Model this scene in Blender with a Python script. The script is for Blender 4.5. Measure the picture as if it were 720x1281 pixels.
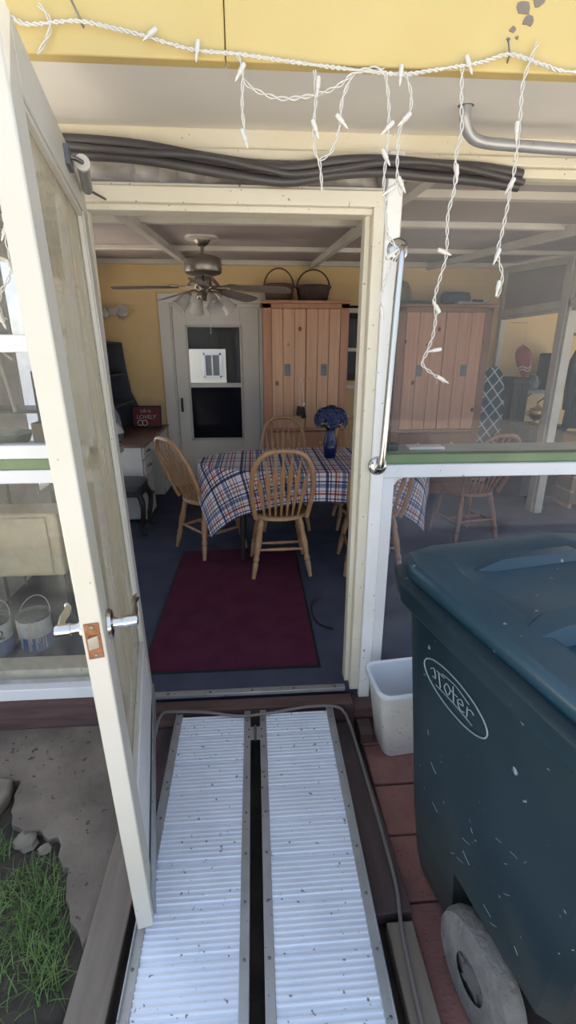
import bpy, bmesh, math, random
from mathutils import Vector, Matrix
from math import sin, cos, pi, radians as R
random.seed(7)
for o in list(bpy.data.objects): bpy.data.objects.remove(o)
S = bpy.context.scene
COL = S.collection

# ------------------------------------------------------------------ camera, sky, exposure
cd = bpy.data.cameras.new('camera'); cam = bpy.data.objects.new('camera', cd); COL.objects.link(cam)
cd.sensor_fit = 'HORIZONTAL'; cd.sensor_width = 36; cd.lens = 36*590/720
cd.clip_start = .02; cd.clip_end = 200
cam.location = (0, 0, 1.55)
cam.rotation_euler = (R(90-18.7), 0, R(-4.0))
S.camera = cam
w = bpy.data.worlds.new('sky'); S.world = w; w.use_nodes = True
nt = w.node_tree; nt.nodes.clear()
sky = nt.nodes.new('ShaderNodeTexSky'); sky.sky_type = 'NISHITA'
sky.sun_disc = False; sky.sun_elevation = R(42); sky.sun_rotation = R(15); sky.dust_density = 2.0; sky.air_density = 1.0
mixc = nt.nodes.new('ShaderNodeMix'); mixc.data_type = 'RGBA'; mixc.inputs[0].default_value = .5
mul = nt.nodes.new('ShaderNodeMix'); mul.data_type = 'RGBA'; mul.blend_type = 'MULTIPLY'; mul.inputs[0].default_value = 1
mul.inputs[7].default_value = (.14, .14, .14, 1)
nt.links.new(sky.outputs[0], mul.inputs[6])
nt.links.new(mul.outputs[2], mixc.inputs[6]); mixc.inputs[7].default_value = (.80, .92, 1.10, 1)
bg = nt.nodes.new('ShaderNodeBackground'); bg.inputs[1].default_value = .8
nt.links.new(mixc.outputs[2], bg.inputs[0])
wo = nt.nodes.new('ShaderNodeOutputWorld'); nt.links.new(bg.outputs[0], wo.inputs[0])
sl_ = bpy.data.lights.new('sun', 'SUN'); sl_.energy = 10.5; sl_.angle = R(.6); sl_.color = (1, .93, .82)
so0 = bpy.data.objects.new('sun', sl_); COL.objects.link(so0); so0.rotation_euler = (R(-36), 0, R(4)); so0.location = (0, 6, 8)
v = S.view_settings; v.view_transform = 'Standard'; v.look = 'None'; v.gamma = 1; v.use_curve_mapping = False
v.exposure = 1.25

# ------------------------------------------------------------------ helpers
class MB:
    def __init__(s): s.bm = bmesh.new(); s.uv = None
    def box(s, c, d, rot=None, taper=None):
        M = Matrix.Translation(Vector(c)) @ (rot.to_4x4() if rot else Matrix())
        vs = []
        for x in (-.5, .5):
            for y in (-.5, .5):
                for z in (-.5, .5):
                    k = taper if (taper and z < 0) else 1
                    vs.append(s.bm.verts.new(M @ Vector((x*d[0]*k, y*d[1]*k, z*d[2]))))
        for f in ((0,1,3,2),(4,6,7,5),(0,4,5,1),(2,3,7,6),(0,2,6,4),(1,5,7,3)):
            s.bm.faces.new([vs[i] for i in f])
        return s
    def b(s, x0, x1, y0, y1, z0, z1):
        return s.box(((x0+x1)/2, (y0+y1)/2, (z0+z1)/2), (abs(x1-x0), abs(y1-y0), abs(z1-z0)))
    def tube(s, pts, r, seg=8, cap=True, flat=None):
        pts = [Vector(p) for p in pts]; n = len(pts)
        if n < 2: return s
        rs = r if isinstance(r, (list, tuple)) else [r]*n
        t0 = (pts[1]-pts[0]).normalized()
        up = Vector((0,0,1)) if abs(t0.z) < .9 else Vector((1,0,0))
        nrm = t0.cross(up).normalized(); rings = []
        for i, p in enumerate(pts):
            t = (pts[min(i+1,n-1)]-pts[max(i-1,0)])
            t = t.normalized() if t.length > 1e-9 else t0
            nrm = (nrm - t*nrm.dot(t)); nrm = nrm.normalized() if nrm.length > 1e-6 else t.orthogonal().normalized()
            bn = t.cross(nrm)
            a, bb = (1, 1) if not flat else flat
            rings.append([s.bm.verts.new(p + (nrm*cos(2*pi*k/seg)*a + bn*sin(2*pi*k/seg)*bb)*rs[i]) for k in range(seg)])
        for i in range(n-1):
            for k in range(seg):
                s.bm.faces.new([rings[i][k], rings[i][(k+1)%seg], rings[i+1][(k+1)%seg], rings[i+1][k]])
        if cap:
            s.bm.faces.new(rings[0][::-1]); s.bm.faces.new(rings[-1])
        return s
    def lathe(s, prof, c=(0,0,0), seg=24, M=None):
        M = (Matrix.Translation(Vector(c)) @ (M.to_4x4() if M else Matrix()))
        rings = []
        for r, z in prof:
            if r < 1e-6: rings.append([s.bm.verts.new(M @ Vector((0,0,z)))])
            else: rings.append([s.bm.verts.new(M @ Vector((r*cos(2*pi*k/seg), r*sin(2*pi*k/seg), z))) for k in range(seg)])
        for a, b_ in zip(rings, rings[1:]):
            if len(a) == 1 and len(b_) == 1: continue
            for k in range(seg):
                k2 = (k+1) % seg
                if len(a) == 1: s.bm.faces.new([a[0], b_[k2], b_[k]])
                elif len(b_) == 1: s.bm.faces.new([a[k], a[k2], b_[0]])
                else: s.bm.faces.new([a[k], a[k2], b_[k2], b_[k]])
        return s
    def prism(s, poly, t0, t1, M=None):
        # polygon in local xy extruded along local z
        M = M or Matrix()
        a = [s.bm.verts.new(M @ Vector((p[0], p[1], t0))) for p in poly]
        c = [s.bm.verts.new(M @ Vector((p[0], p[1], t1))) for p in poly]
        n = len(poly)
        s.bm.faces.new(a[::-1]); s.bm.faces.new(c)
        for i in range(n): s.bm.faces.new([a[i], a[(i+1)%n], c[(i+1)%n], c[i]])
        return s
    def loft(s, rings, cap0=True, cap1=True):
        rv = [[s.bm.verts.new(Vector(p)) for p in r] for r in rings]
        n = len(rv[0])
        for a, c in zip(rv, rv[1:]):
            for k in range(n): s.bm.faces.new([a[k], a[(k+1)%n], c[(k+1)%n], c[k]])
        if cap0: s.bm.faces.new(rv[0][::-1])
        if cap1: s.bm.faces.new(rv[-1])
        return s
    def ball(s, c, r, u=12, v_=8, sc=(1,1,1)):
        c = Vector(c)
        prof = [(sin(pi*i/v_), -cos(pi*i/v_)) for i in range(v_+1)]
        M = Matrix.Translation(c) @ Matrix.Diagonal((r*sc[0], r*sc[1], r*sc[2], 1))
        rings = []
        for pr, pz in prof:
            if pr < 1e-6: rings.append([s.bm.verts.new(M @ Vector((0,0,pz)))])
            else: rings.append([s.bm.verts.new(M @ Vector((pr*cos(2*pi*k/u), pr*sin(2*pi*k/u), pz))) for k in range(u)])
        for a, b_ in zip(rings, rings[1:]):
            for k in range(u):
                k2 = (k+1) % u
                if len(a) == 1: s.bm.faces.new([a[0], b_[k2], b_[k]])
                elif len(b_) == 1: s.bm.faces.new([a[k], a[k2], b_[0]])
                else: s.bm.faces.new([a[k], a[k2], b_[k2], b_[k]])
        return s
    def build(s, name, m, parent=None, bevel=0, smooth=True, ang=40, seg=2):
        bmesh.ops.recalc_face_normals(s.bm, faces=s.bm.faces)
        me = bpy.data.meshes.new(name); s.bm.to_mesh(me); s.bm.free()
        if smooth:
            for p in me.polygons: p.use_smooth = True
            me.set_sharp_from_angle(angle=R(ang))
        me.materials.append(m)
        o = bpy.data.objects.new(name, me); COL.objects.link(o)
        if parent: o.parent = parent
        if bevel:
            bv = o.modifiers.new('bevel', 'BEVEL'); bv.width = bevel; bv.segments = seg; bv.limit_method = 'ANGLE'; bv.angle_limit = R(35)
        return o

def E(name, loc=(0,0,0), rz=0):
    o = bpy.data.objects.new(name, None); COL.objects.link(o); o.empty_display_size = .05
    o.location = loc; o.rotation_euler = (0, 0, rz); return o
def tag(o, label, cat, group=None, kind=None):
    o['label'] = label; o['category'] = cat
    if group: o['group'] = group
    if kind: o['kind'] = kind
    return o
def st(o, label=None, cat=None):
    o['kind'] = 'structure'
    if label: o['label'] = label
    if cat: o['category'] = cat
    return o
def copy_tree(o, parent=None):
    c = o.copy(); COL.objects.link(c)
    if parent: c.parent = parent
    for ch in list(o.children): copy_tree(ch, c)
    return c

def mat(name, col, rough=.5, metal=0, col2=None, scale=6, bump=0, bscale=80, spec=.5, stretch=(1,1,1), lo=.35, hi=.65, specks=None, sscale=90, sthr=.22, detail=4, coat=0):
    m = bpy.data.materials.new(name); m.use_nodes = True
    t = m.node_tree; N = t.nodes; L = t.links
    p = N['Principled BSDF']
    p.inputs['Base Color'].default_value = (*col, 1); p.inputs['Roughness'].default_value = rough
    p.inputs['Metallic'].default_value = metal; p.inputs['Specular IOR Level'].default_value = spec
    if coat: p.inputs['Coat Weight'].default_value = coat; p.inputs['Coat Roughness'].default_value = .15
    tc = N.new('ShaderNodeTexCoord'); mp = N.new('ShaderNodeMapping'); mp.inputs['Scale'].default_value = stretch
    L.new(tc.outputs['Object'], mp.inputs[0])
    cur = None
    if col2:
        n = N.new('ShaderNodeTexNoise'); n.inputs['Scale'].default_value = scale; n.inputs['Detail'].default_value = detail
        L.new(mp.outputs[0], n.inputs[0])
        r = N.new('ShaderNodeValToRGB'); r.color_ramp.elements[0].position = lo; r.color_ramp.elements[1].position = hi
        r.color_ramp.elements[0].color = (*col, 1); r.color_ramp.elements[1].color = (*col2, 1)
        L.new(n.outputs[0], r.inputs[0]); cur = r.outputs[0]
    if specks:
        n2 = N.new('ShaderNodeTexNoise'); n2.inputs['Scale'].default_value = sscale; n2.inputs['Detail'].default_value = 2
        L.new(tc.outputs['Object'], n2.inputs[0])
        r2 = N.new('ShaderNodeValToRGB'); r2.color_ramp.elements[0].position = sthr; r2.color_ramp.elements[1].position = sthr+.03
        r2.color_ramp.elements[0].color = (1,1,1,1); r2.color_ramp.elements[1].color = (0,0,0,1)
        L.new(n2.outputs[0], r2.inputs[0])
        mx = N.new('ShaderNodeMix'); mx.data_type = 'RGBA'; L.new(r2.outputs[0], mx.inputs[0])
        if cur: L.new(cur, mx.inputs[6])
        else: mx.inputs[6].default_value = (*col, 1)
        mx.inputs[7].default_value = (*specks, 1); cur = mx.outputs[2]
    if cur: L.new(cur, p.inputs['Base Color'])
    if bump:
        n3 = N.new('ShaderNodeTexNoise'); n3.inputs['Scale'].default_value = bscale; n3.inputs['Detail'].default_value = 5
        L.new(mp.outputs[0], n3.inputs[0])
        bp = N.new('ShaderNodeBump'); bp.inputs['Strength'].default_value = bump; bp.inputs['Distance'].default_value = .01
        L.new(n3.outputs[0], bp.inputs['Height']); L.new(bp.outputs[0], p.inputs['Normal'])
    return m

def glass(name, film_col=(.6,.62,.6), amount=.08, streak=None, lo=.0, hi=1.0, spec=.26):
    m = bpy.data.materials.new(name); m.use_nodes = True
    t = m.node_tree; N = t.nodes; L = t.links; N.clear()
    out = N.new('ShaderNodeOutputMaterial'); tr = N.new('ShaderNodeBsdfTransparent'); gl = N.new('ShaderNodeBsdfGlossy')
    gl.inputs['Roughness'].default_value = .02
    fr = N.new('ShaderNodeFresnel'); fr.inputs[0].default_value = 1.45
    ml = N.new('ShaderNodeMath'); ml.operation = 'MULTIPLY'; ml.inputs[1].default_value = spec; L.new(fr.outputs[0], ml.inputs[0])
    mx = N.new('ShaderNodeMixShader'); L.new(ml.outputs[0], mx.inputs[0]); L.new(tr.outputs[0], mx.inputs[1]); L.new(gl.outputs[0], mx.inputs[2])
    df = N.new('ShaderNodeBsdfDiffuse'); df.inputs[0].default_value = (*film_col, 1)
    m2 = N.new('ShaderNodeMixShader'); m2.inputs[0].default_value = amount
    L.new(mx.outputs[0], m2.inputs[1]); L.new(df.outputs[0], m2.inputs[2])
    if streak:
        tc = N.new('ShaderNodeTexCoord'); mp = N.new('ShaderNodeMapping'); mp.inputs['Scale'].default_value = streak
        L.new(tc.outputs['Object'], mp.inputs[0]); n = N.new('ShaderNodeTexNoise'); n.inputs['Scale'].default_value = 5; n.inputs['Detail'].default_value = 5
        L.new(mp.outputs[0], n.inputs[0]); mr = N.new('ShaderNodeMapRange'); mr.inputs[1].default_value = .3; mr.inputs[2].default_value = .7
        mr.inputs[3].default_value = lo; mr.inputs[4].default_value = hi; L.new(n.outputs[0], mr.inputs[0]); L.new(mr.outputs[0], m2.inputs[0])
    L.new(m2.outputs[0], out.inputs[0]); return m

def wood(name, c1, c2, scale=3, stretch=(8,8,.6), rough=.5, knots=None, kscale=5, coat=0):
    m = bpy.data.materials.new(name); m.use_nodes = True
    t = m.node_tree; N = t.nodes; L = t.links; p = N['Principled BSDF']; p.inputs['Roughness'].default_value = rough
    if coat: p.inputs['Coat Weight'].default_value = coat
    tc = N.new('ShaderNodeTexCoord'); mp = N.new('ShaderNodeMapping'); mp.inputs['Scale'].default_value = stretch
    L.new(tc.outputs['Object'], mp.inputs[0])
    n = N.new('ShaderNodeTexNoise'); n.inputs['Scale'].default_value = scale; n.inputs['Detail'].default_value = 6; n.inputs['Distortion'].default_value = .6
    L.new(mp.outputs[0], n.inputs[0])
    r = N.new('ShaderNodeValToRGB'); r.color_ramp.elements[0].position = .3; r.color_ramp.elements[1].position = .7
    r.color_ramp.elements[0].color = (*c1, 1); r.color_ramp.elements[1].color = (*c2, 1)
    L.new(n.outputs[0], r.inputs[0]); cur = r.outputs[0]
    if knots:
        vo = N.new('ShaderNodeTexVoronoi'); vo.inputs['Scale'].default_value = kscale
        mp2 = N.new('ShaderNodeMapping'); mp2.inputs['Scale'].default_value = (1, .2, .75); L.new(tc.outputs['Object'], mp2.inputs[0]); L.new(mp2.outputs[0], vo.inputs[0])
        r2 = N.new('ShaderNodeValToRGB'); r2.color_ramp.elements[0].position = .075; r2.color_ramp.elements[1].position = .12
        r2.color_ramp.elements[0].color = (1,1,1,1); r2.color_ramp.elements[1].color = (0,0,0,1); L.new(vo.outputs[0], r2.inputs[0])
        mx = N.new('ShaderNodeMix'); mx.data_type = 'RGBA'; L.new(r2.outputs[0], mx.inputs[0]); L.new(cur, mx.inputs[6]); mx.inputs[7].default_value = (*knots, 1); cur = mx.outputs[2]
    L.new(cur, p.inputs['Base Color'])
    bp = N.new('ShaderNodeBump'); bp.inputs['Strength'].default_value = .12; bp.inputs['Distance'].default_value = .01
    L.new(n.outputs[0], bp.inputs['Height']); L.new(bp.outputs[0], p.inputs['Normal'])
    return m

# ------------------------------------------------------------------ materials
M = {}
M['cream'] = mat('cream_paint', (.72,.68,.57), .45, col2=(.67,.62,.48), scale=3, bump=.08, bscale=30, specks=(.25,.2,.14), sscale=70, sthr=.27)
M['white'] = mat('white_paint', (.74,.75,.77), .45, col2=(.69,.71,.73), scale=4, bump=.05, bscale=25, specks=(.3,.27,.22), sscale=60, sthr=.26)
M['doorwhite'] = mat('door_paint', (.56,.55,.505), .42, col2=(.53,.51,.43), scale=2.5, bump=.08, bscale=18, specks=(.32,.26,.18), sscale=55, sthr=.25)
M['yellow'] = mat('yellow_fascia', (.54,.42,.17), .5, col2=(.51,.39,.145), scale=3, bump=.05, bscale=30)
M['siding'] = mat('yellow_siding', (.82,.60,.30), .55, col2=(.77,.56,.27), scale=3, bump=.05, bscale=40)
M['soffit'] = mat('soffit_board', (.78,.75,.70), .6, col2=(.72,.70,.66), scale=2, bump=.08, bscale=20)
M['ceil'] = mat('ceiling_panel', (.46,.40,.385), .7, col2=(.40,.35,.335), scale=2, bump=.05, bscale=20)
M['ceilwhite'] = mat('ceiling_batten', (.66,.63,.56), .55, col2=(.58,.55,.48), scale=4)
M['post'] = mat('post_paint', (.84,.85,.85), .45, col2=(.78,.78,.75), scale=3, bump=.08, bscale=20, specks=(.3,.25,.2), sscale=60, sthr=.27)
M['green'] = mat('green_sill', (.17,.24,.12), .5, col2=(.14,.20,.10), scale=6)
M['sillgrey'] = mat('sill_top', (.26,.29,.26), .5, col2=(.2,.23,.21), scale=5)
M['carpet'] = mat('blue_carpet', (.070,.080,.125), .95, col2=(.09,.10,.148), scale=5, bump=.6, bscale=350, spec=.1)
M['rug'] = mat('burgundy_rug', (.095,.022,.048), .95, col2=(.115,.03,.058), scale=7, bump=.6, bscale=300, spec=.1)
M['black'] = mat('black_rubber', (.012,.012,.014), .6)
M['blackcloth'] = mat('black_cloth', (.012,.013,.02), .9, col2=(.02,.022,.03), scale=10)
M['alu'] = mat('ramp_aluminium', (.76,.81,.90), .5, .3, col2=(.70,.75,.84), scale=6, specks=(.25,.24,.23), sscale=45, sthr=.29, bump=.03)
M['alurail'] = mat('rail_aluminium', (.42,.43,.45), .45, .6, col2=(.35,.36,.37), scale=9, specks=(.15,.14,.13), sscale=60, sthr=.27)
M['chrome'] = mat('satin_nickel', (.62,.61,.59), .22, 1)
M['steel'] = mat('dark_steel', (.16,.16,.17), .4, .8)
M['rust'] = mat('rusty_plate', (.22,.09,.035), .7, .3, col2=(.34,.16,.07), scale=60)
M['nickel'] = mat('brushed_nickel', (.33,.29,.25), .35, .9)
M['redwood'] = wood('weathered_redwood', (.075,.042,.04), (.13,.075,.068), stretch=(1,10,10), rough=.75)
M['redwood_y'] = wood('stained_deck_board', (.05,.034,.036), (.085,.057,.055), stretch=(10,1,10), rough=.7)
M['greywood_y'] = wood('grey_timber', (.16,.13,.105), (.22,.185,.15), stretch=(10,1,10), rough=.8)
M['paver'] = mat('red_paver', (.25,.115,.10), .85, col2=(.19,.09,.085), scale=9, bump=.35, bscale=120, specks=(.08,.04,.035), sscale=110, sthr=.3)
M['soil'] = mat('dark_soil', (.03,.026,.022), .95, col2=(.065,.055,.042), scale=9, bump=.9, bscale=25)
M['concrete'] = mat('old_concrete', (.115,.093,.076), .9, col2=(.20,.165,.135), scale=4, bump=1, bscale=16, specks=(.06,.055,.05), sscale=40, sthr=.3)
M['stone'] = mat('pale_stone', (.22,.19,.155), .9, col2=(.16,.135,.11), scale=10, bump=.5, bscale=30)
M['grass'] = mat('grass_blade', (.07,.15,.03), .6, col2=(.16,.24,.07), scale=12)
M['bin'] = mat('green_bin_plastic', (.005,.018,.027), .45, col2=(.008,.024,.034), scale=4, bump=.05, bscale=200, specks=(.22,.30,.32), sscale=38, sthr=.245, stretch=(1,1,1))
M['bin'].node_tree.nodes['Principled BSDF'].inputs['Specular IOR Level'].default_value = .3
M['binlid'] = mat('bin_lid_plastic', (.013,.044,.068), .30, col2=(.018,.054,.080), scale=5, bump=.05, bscale=150, specks=(.28,.36,.38), sscale=42, sthr=.25)
M['emboss'] = mat('worn_emboss', (.20,.27,.29), .5)
M['tyre'] = mat('dusty_tyre', (.13,.125,.12), .9, col2=(.20,.19,.175), scale=12, bump=.8, bscale=60)
M['hub'] = mat('dusty_hub', (.085,.085,.085), .8, col2=(.12,.115,.11), scale=8, bump=.3, bscale=30)
M['bucket'] = mat('white_bucket', (.76,.74,.68), .45, col2=(.70,.67,.60), scale=8, specks=(.3,.25,.18), sscale=90, sthr=.3)
M['bucketin'] = mat('bucket_inside', (.72,.76,.82), .4)
M['wire'] = mat('white_wire', (.56,.545,.50), .45)
M['bulb'] = mat('clear_bulb', (.58,.56,.50), .15, spec=.8)
M['cable'] = mat('grey_cable', (.17,.155,.145), .6)
M['hose'] = mat('black_hose', (.06,.055,.058), .45, spec=.6)
M['plastic'] = mat('plastic_sheet', (.50,.48,.45), .25, col2=(.36,.34,.32), scale=5, stretch=(1,1,4), bump=.5, bscale=6)
M['oak'] = wood('honey_oak', (.35,.19,.095), (.49,.295,.165), stretch=(12,12,1.2), rough=.35, coat=.2)
M['oakred'] = wood('red_oak', (.19,.075,.05), (.27,.115,.075), stretch=(12,12,1.2), rough=.4)
M['pine'] = wood('knotty_pine', (.52,.28,.165), (.62,.37,.23), stretch=(14,14,.7), rough=.45, knots=(.10,.035,.02), kscale=5.5)
M['pineframe'] = wood('dark_pine', (.40,.185,.105), (.48,.24,.14), stretch=(14,14,.7), rough=.45)
M['pinered'] = wood('red_pine', (.50,.22,.125), (.60,.30,.175), stretch=(14,14,.7), rough=.45, knots=(.09,.03,.02), kscale=5.5)
M['pineredframe'] = wood('dark_red_pine', (.22,.085,.048), (.30,.12,.066), stretch=(14,14,.7), rough=.45)
M['iron'] = mat('grey_pewter', (.18,.20,.22), .5, .6)
M['brass'] = mat('aged_brass', (.60,.42,.20), .3, .9)
M['backdoor'] = mat('grey_white_door', (.74,.72,.67), .5, col2=(.70,.68,.62), scale=3)
M['desk'] = mat('desk_white', (.66,.65,.61), .45, col2=(.60,.59,.55), scale=4)
M['desktop'] = wood('brown_desk_top', (.14,.08,.06), (.19,.11,.085), stretch=(8,1,8), rough=.35)
M['darkwood'] = wood('dark_wood', (.018,.014,.014), (.032,.024,.024), stretch=(8,8,1), rough=.5)
M['basket'] = mat('brown_wicker', (.10,.055,.035), .8, col2=(.17,.10,.06), scale=60, bump=.8, bscale=90)
M['basketdark'] = mat('dark_wicker', (.05,.035,.03), .8, col2=(.09,.06,.05), scale=60, bump=.8, bscale=90)
M['blue'] = mat('blue_glass', (.008,.014,.085), .10, spec=.5)
M['petal'] = mat('blue_petal', (.014,.026,.095), .6, col2=(.03,.052,.16), scale=40)
M['leaf'] = mat('green_leaf', (.03,.07,.03), .6, col2=(.05,.12,.04), scale=20)
M['frost'] = mat('frosted_shade', (.55,.53,.50), .35, col2=(.46,.44,.41), scale=20)
M['blade'] = wood('fan_blade_wood', (.16,.13,.12), (.23,.19,.17), stretch=(2,2,2), rough=.45)
M['bluecloth'] = mat('blue_fabric', (.03,.05,.12), .85, col2=(.05,.08,.17), scale=30)
M['redcloth'] = mat('red_fabric', (.30,.06,.055), .8, col2=(.24,.045,.04), scale=15)
M['signred'] = mat('red_sign', (.20,.03,.045), .6, col2=(.16,.025,.04), scale=8)
M['offwhite'] = mat('off_white', (.62,.58,.54), .6)
M['paintblue'] = mat('can_blue', (.03,.10,.36), .45, col2=(.04,.14,.42), scale=10)
M['paintwhite'] = mat('can_white', (.66,.66,.64), .5, col2=(.58,.58,.56), scale=20)
M['tin'] = mat('dull_tin', (.22,.25,.27), .45, .5, col2=(.14,.17,.18), scale=18)
M['slate'] = mat('slate_grey', (.075,.08,.095), .6, col2=(.06,.065,.08), scale=8)
M['cardboard'] = mat('cardboard', (.25,.19,.12), .8, col2=(.22,.16,.10), scale=6)
M['orange'] = mat('orange_clay', (.40,.14,.07), .6)
M['teal'] = mat('teal_bowl', (.10,.20,.17), .25)
M['hall'] = mat('dark_hall', (.05,.05,.06), .8)
M['glass'] = glass('window_glass', amount=.05)
M['glasslow'] = glass('dusty_low_glass', film_col=(.34,.36,.42), streak=(1,1,3), lo=.04, hi=.13, spec=.10)
M['glassdoor'] = glass('door_reflection_glass', film_col=(.48,.43,.31), streak=(1,22,.5), lo=.30, hi=.62, spec=.5)  # tan streaked film paints in the pane's grazing reflection
M['glassleft'] = glass('patchy_glass', film_col=(.34,.33,.28), streak=(2,2,2), lo=.05, hi=.22)  # patchy film mixed over the clear pane
M['screen'] = glass('dark_screen', film_col=(.02,.02,.03), amount=.75)
M['bounce'] = mat('pale_bounce_ground', (.62,.57,.50), .9, col2=(.56,.51,.44), scale=2, bump=.3, bscale=30)
M['creamtin'] = mat('cream_enamel', (.74,.65,.44), .4, col2=(.70,.60,.38), scale=3)
M['housewall'] = mat('cream_house_wall', (.84,.79,.66), .7)
def dusty(m, film_col, z0, z1):
    # road dust caked over the lower part of a thing
    t = m.node_tree; N = t.nodes; L = t.links; p = N['Principled BSDF']
    src = p.inputs['Base Color'].links[0].from_socket
    tc = N.new('ShaderNodeTexCoord'); sp = N.new('ShaderNodeSeparateXYZ'); L.new(tc.outputs['Object'], sp.inputs[0])
    n = N.new('ShaderNodeTexNoise'); n.inputs['Scale'].default_value = 7; n.inputs['Detail'].default_value = 6; L.new(tc.outputs['Object'], n.inputs[0])
    a = N.new('ShaderNodeMath'); a.operation = 'MULTIPLY_ADD'; a.inputs[1].default_value = .5; L.new(n.outputs[0], a.inputs[0]); L.new(sp.outputs[2], a.inputs[2])
    r = N.new('ShaderNodeMapRange'); r.inputs[1].default_value = z0+.25; r.inputs[2].default_value = z1+.25; r.inputs[3].default_value = .55; r.inputs[4].default_value = 0; L.new(a.outputs[0], r.inputs[0])
    mx = N.new('ShaderNodeMix'); mx.data_type = 'RGBA'; L.new(r.outputs[0], mx.inputs[0]); L.new(src, mx.inputs[6]); mx.inputs[7].default_value = (*film_col, 1)
    L.new(mx.outputs[2], p.inputs['Base Color'])
dusty(M['bin'], (.085,.09,.075), .10, .55)
M['hedge'] = mat('hedge_leaves', (.03,.055,.02), .8, col2=(.09,.14,.05), scale=14, bump=1, bscale=20)
STR={'main': [(-0.509, 1.318, 2.223), (-0.462, 1.318, 2.211), (-0.361, 1.318, 2.22), (-0.287, 1.318, 2.211), (-0.221, 1.318, 2.2), (-0.119, 1.318, 2.18), (-0.014, 1.318, 2.175), (0.092, 1.318, 2.166), (0.219, 1.318, 2.157), (0.348, 1.318, 2.151), (0.422, 1.318, 2.16), (0.532, 1.318, 2.178), (0.601, 1.318, 2.195), (0.684, 1.318, 2.178), (0.767, 1.318, 2.168)], 'stub': [(-0.435, 1.318, 2.245), (-0.418, 1.318, 2.226), (-0.419, 1.318, 2.2), (-0.45, 1.318, 2.16)], 'A': [(-0.02, 1.318, 2.175), (-0.01, 1.318, 2.144), (-0.012, 1.318, 2.07), (-0.003, 1.318, 2.003)], 'B': [(-0.015, 1.318, 2.146), (0.005, 1.318, 2.118), (0.065, 1.318, 2.099), (0.12, 1.318, 2.101), (0.174, 1.318, 2.112), (0.211, 1.318, 2.127), (0.238, 1.318, 2.146), (0.277, 1.318, 2.159), (0.311, 1.318, 2.157)], 'C': [(0.152, 1.318, 2.152), (0.156, 1.318, 2.105), (0.152, 1.318, 2.044), (0.156, 1.318, 1.998), (0.168, 1.318, 1.974), (0.175, 1.318, 1.917)], 'D': [(0.238, 1.318, 2.146), (0.217, 1.318, 2.099), (0.212, 1.318, 2.046), (0.194, 1.318, 1.999), (0.166, 1.318, 1.981)], 'E': [(0.315, 1.318, 2.151), (0.325, 1.318, 2.102), (0.329, 1.318, 2.049), (0.327, 1.318, 2.002), (0.325, 1.318, 1.937), (0.334, 1.318, 1.869), (0.341, 1.318, 1.817)], 'F': [(0.359, 1.318, 2.155), (0.377, 1.318, 2.115), (0.376, 1.318, 2.078), (0.356, 1.318, 2.047), (0.354, 1.318, 2.002), (0.358, 1.318, 1.946), (0.37, 1.318, 1.913)], 'F2': [(0.358, 1.318, 1.941), (0.335, 1.318, 1.915), (0.34, 1.318, 1.835), (0.37, 1.318, 1.793), (0.357, 1.318, 1.764), (0.34, 1.318, 1.717), (0.334, 1.318, 1.67), (0.341, 1.318, 1.631)], 'G': [(0.492, 1.318, 2.17), (0.498, 1.318, 2.1), (0.505, 1.318, 2.046), (0.497, 1.318, 1.998), (0.501, 1.318, 1.932), (0.491, 1.318, 1.872), (0.497, 1.318, 1.787), (0.487, 1.318, 1.737), (0.476, 1.318, 1.68), (0.484, 1.318, 1.642), (0.481, 1.318, 1.592), (0.469, 1.318, 1.552), (0.459, 1.318, 1.521), (0.484, 1.318, 1.498), (0.527, 1.318, 1.472)], 'H': [(0.662, 1.318, 2.22), (0.641, 1.318, 2.149), (0.644, 1.318, 2.073), (0.647, 1.318, 1.993), (0.642, 1.318, 1.909), (0.636, 1.318, 1.839), (0.631, 1.318, 1.789), (0.651, 1.318, 1.739), (0.646, 1.318, 1.687)], 'L': [(-0.574, 1.318, 1.903), (-0.577, 1.318, 1.862), (-0.581, 1.318, 1.804), (-0.579, 1.318, 1.753), (-0.593, 1.318, 1.718), (-0.61, 1.318, 1.697)], 'L2': [(-0.61, 1.318, 1.697), (-0.626, 1.318, 1.664), (-0.622, 1.318, 1.637), (-0.614, 1.318, 1.627)]}
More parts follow.
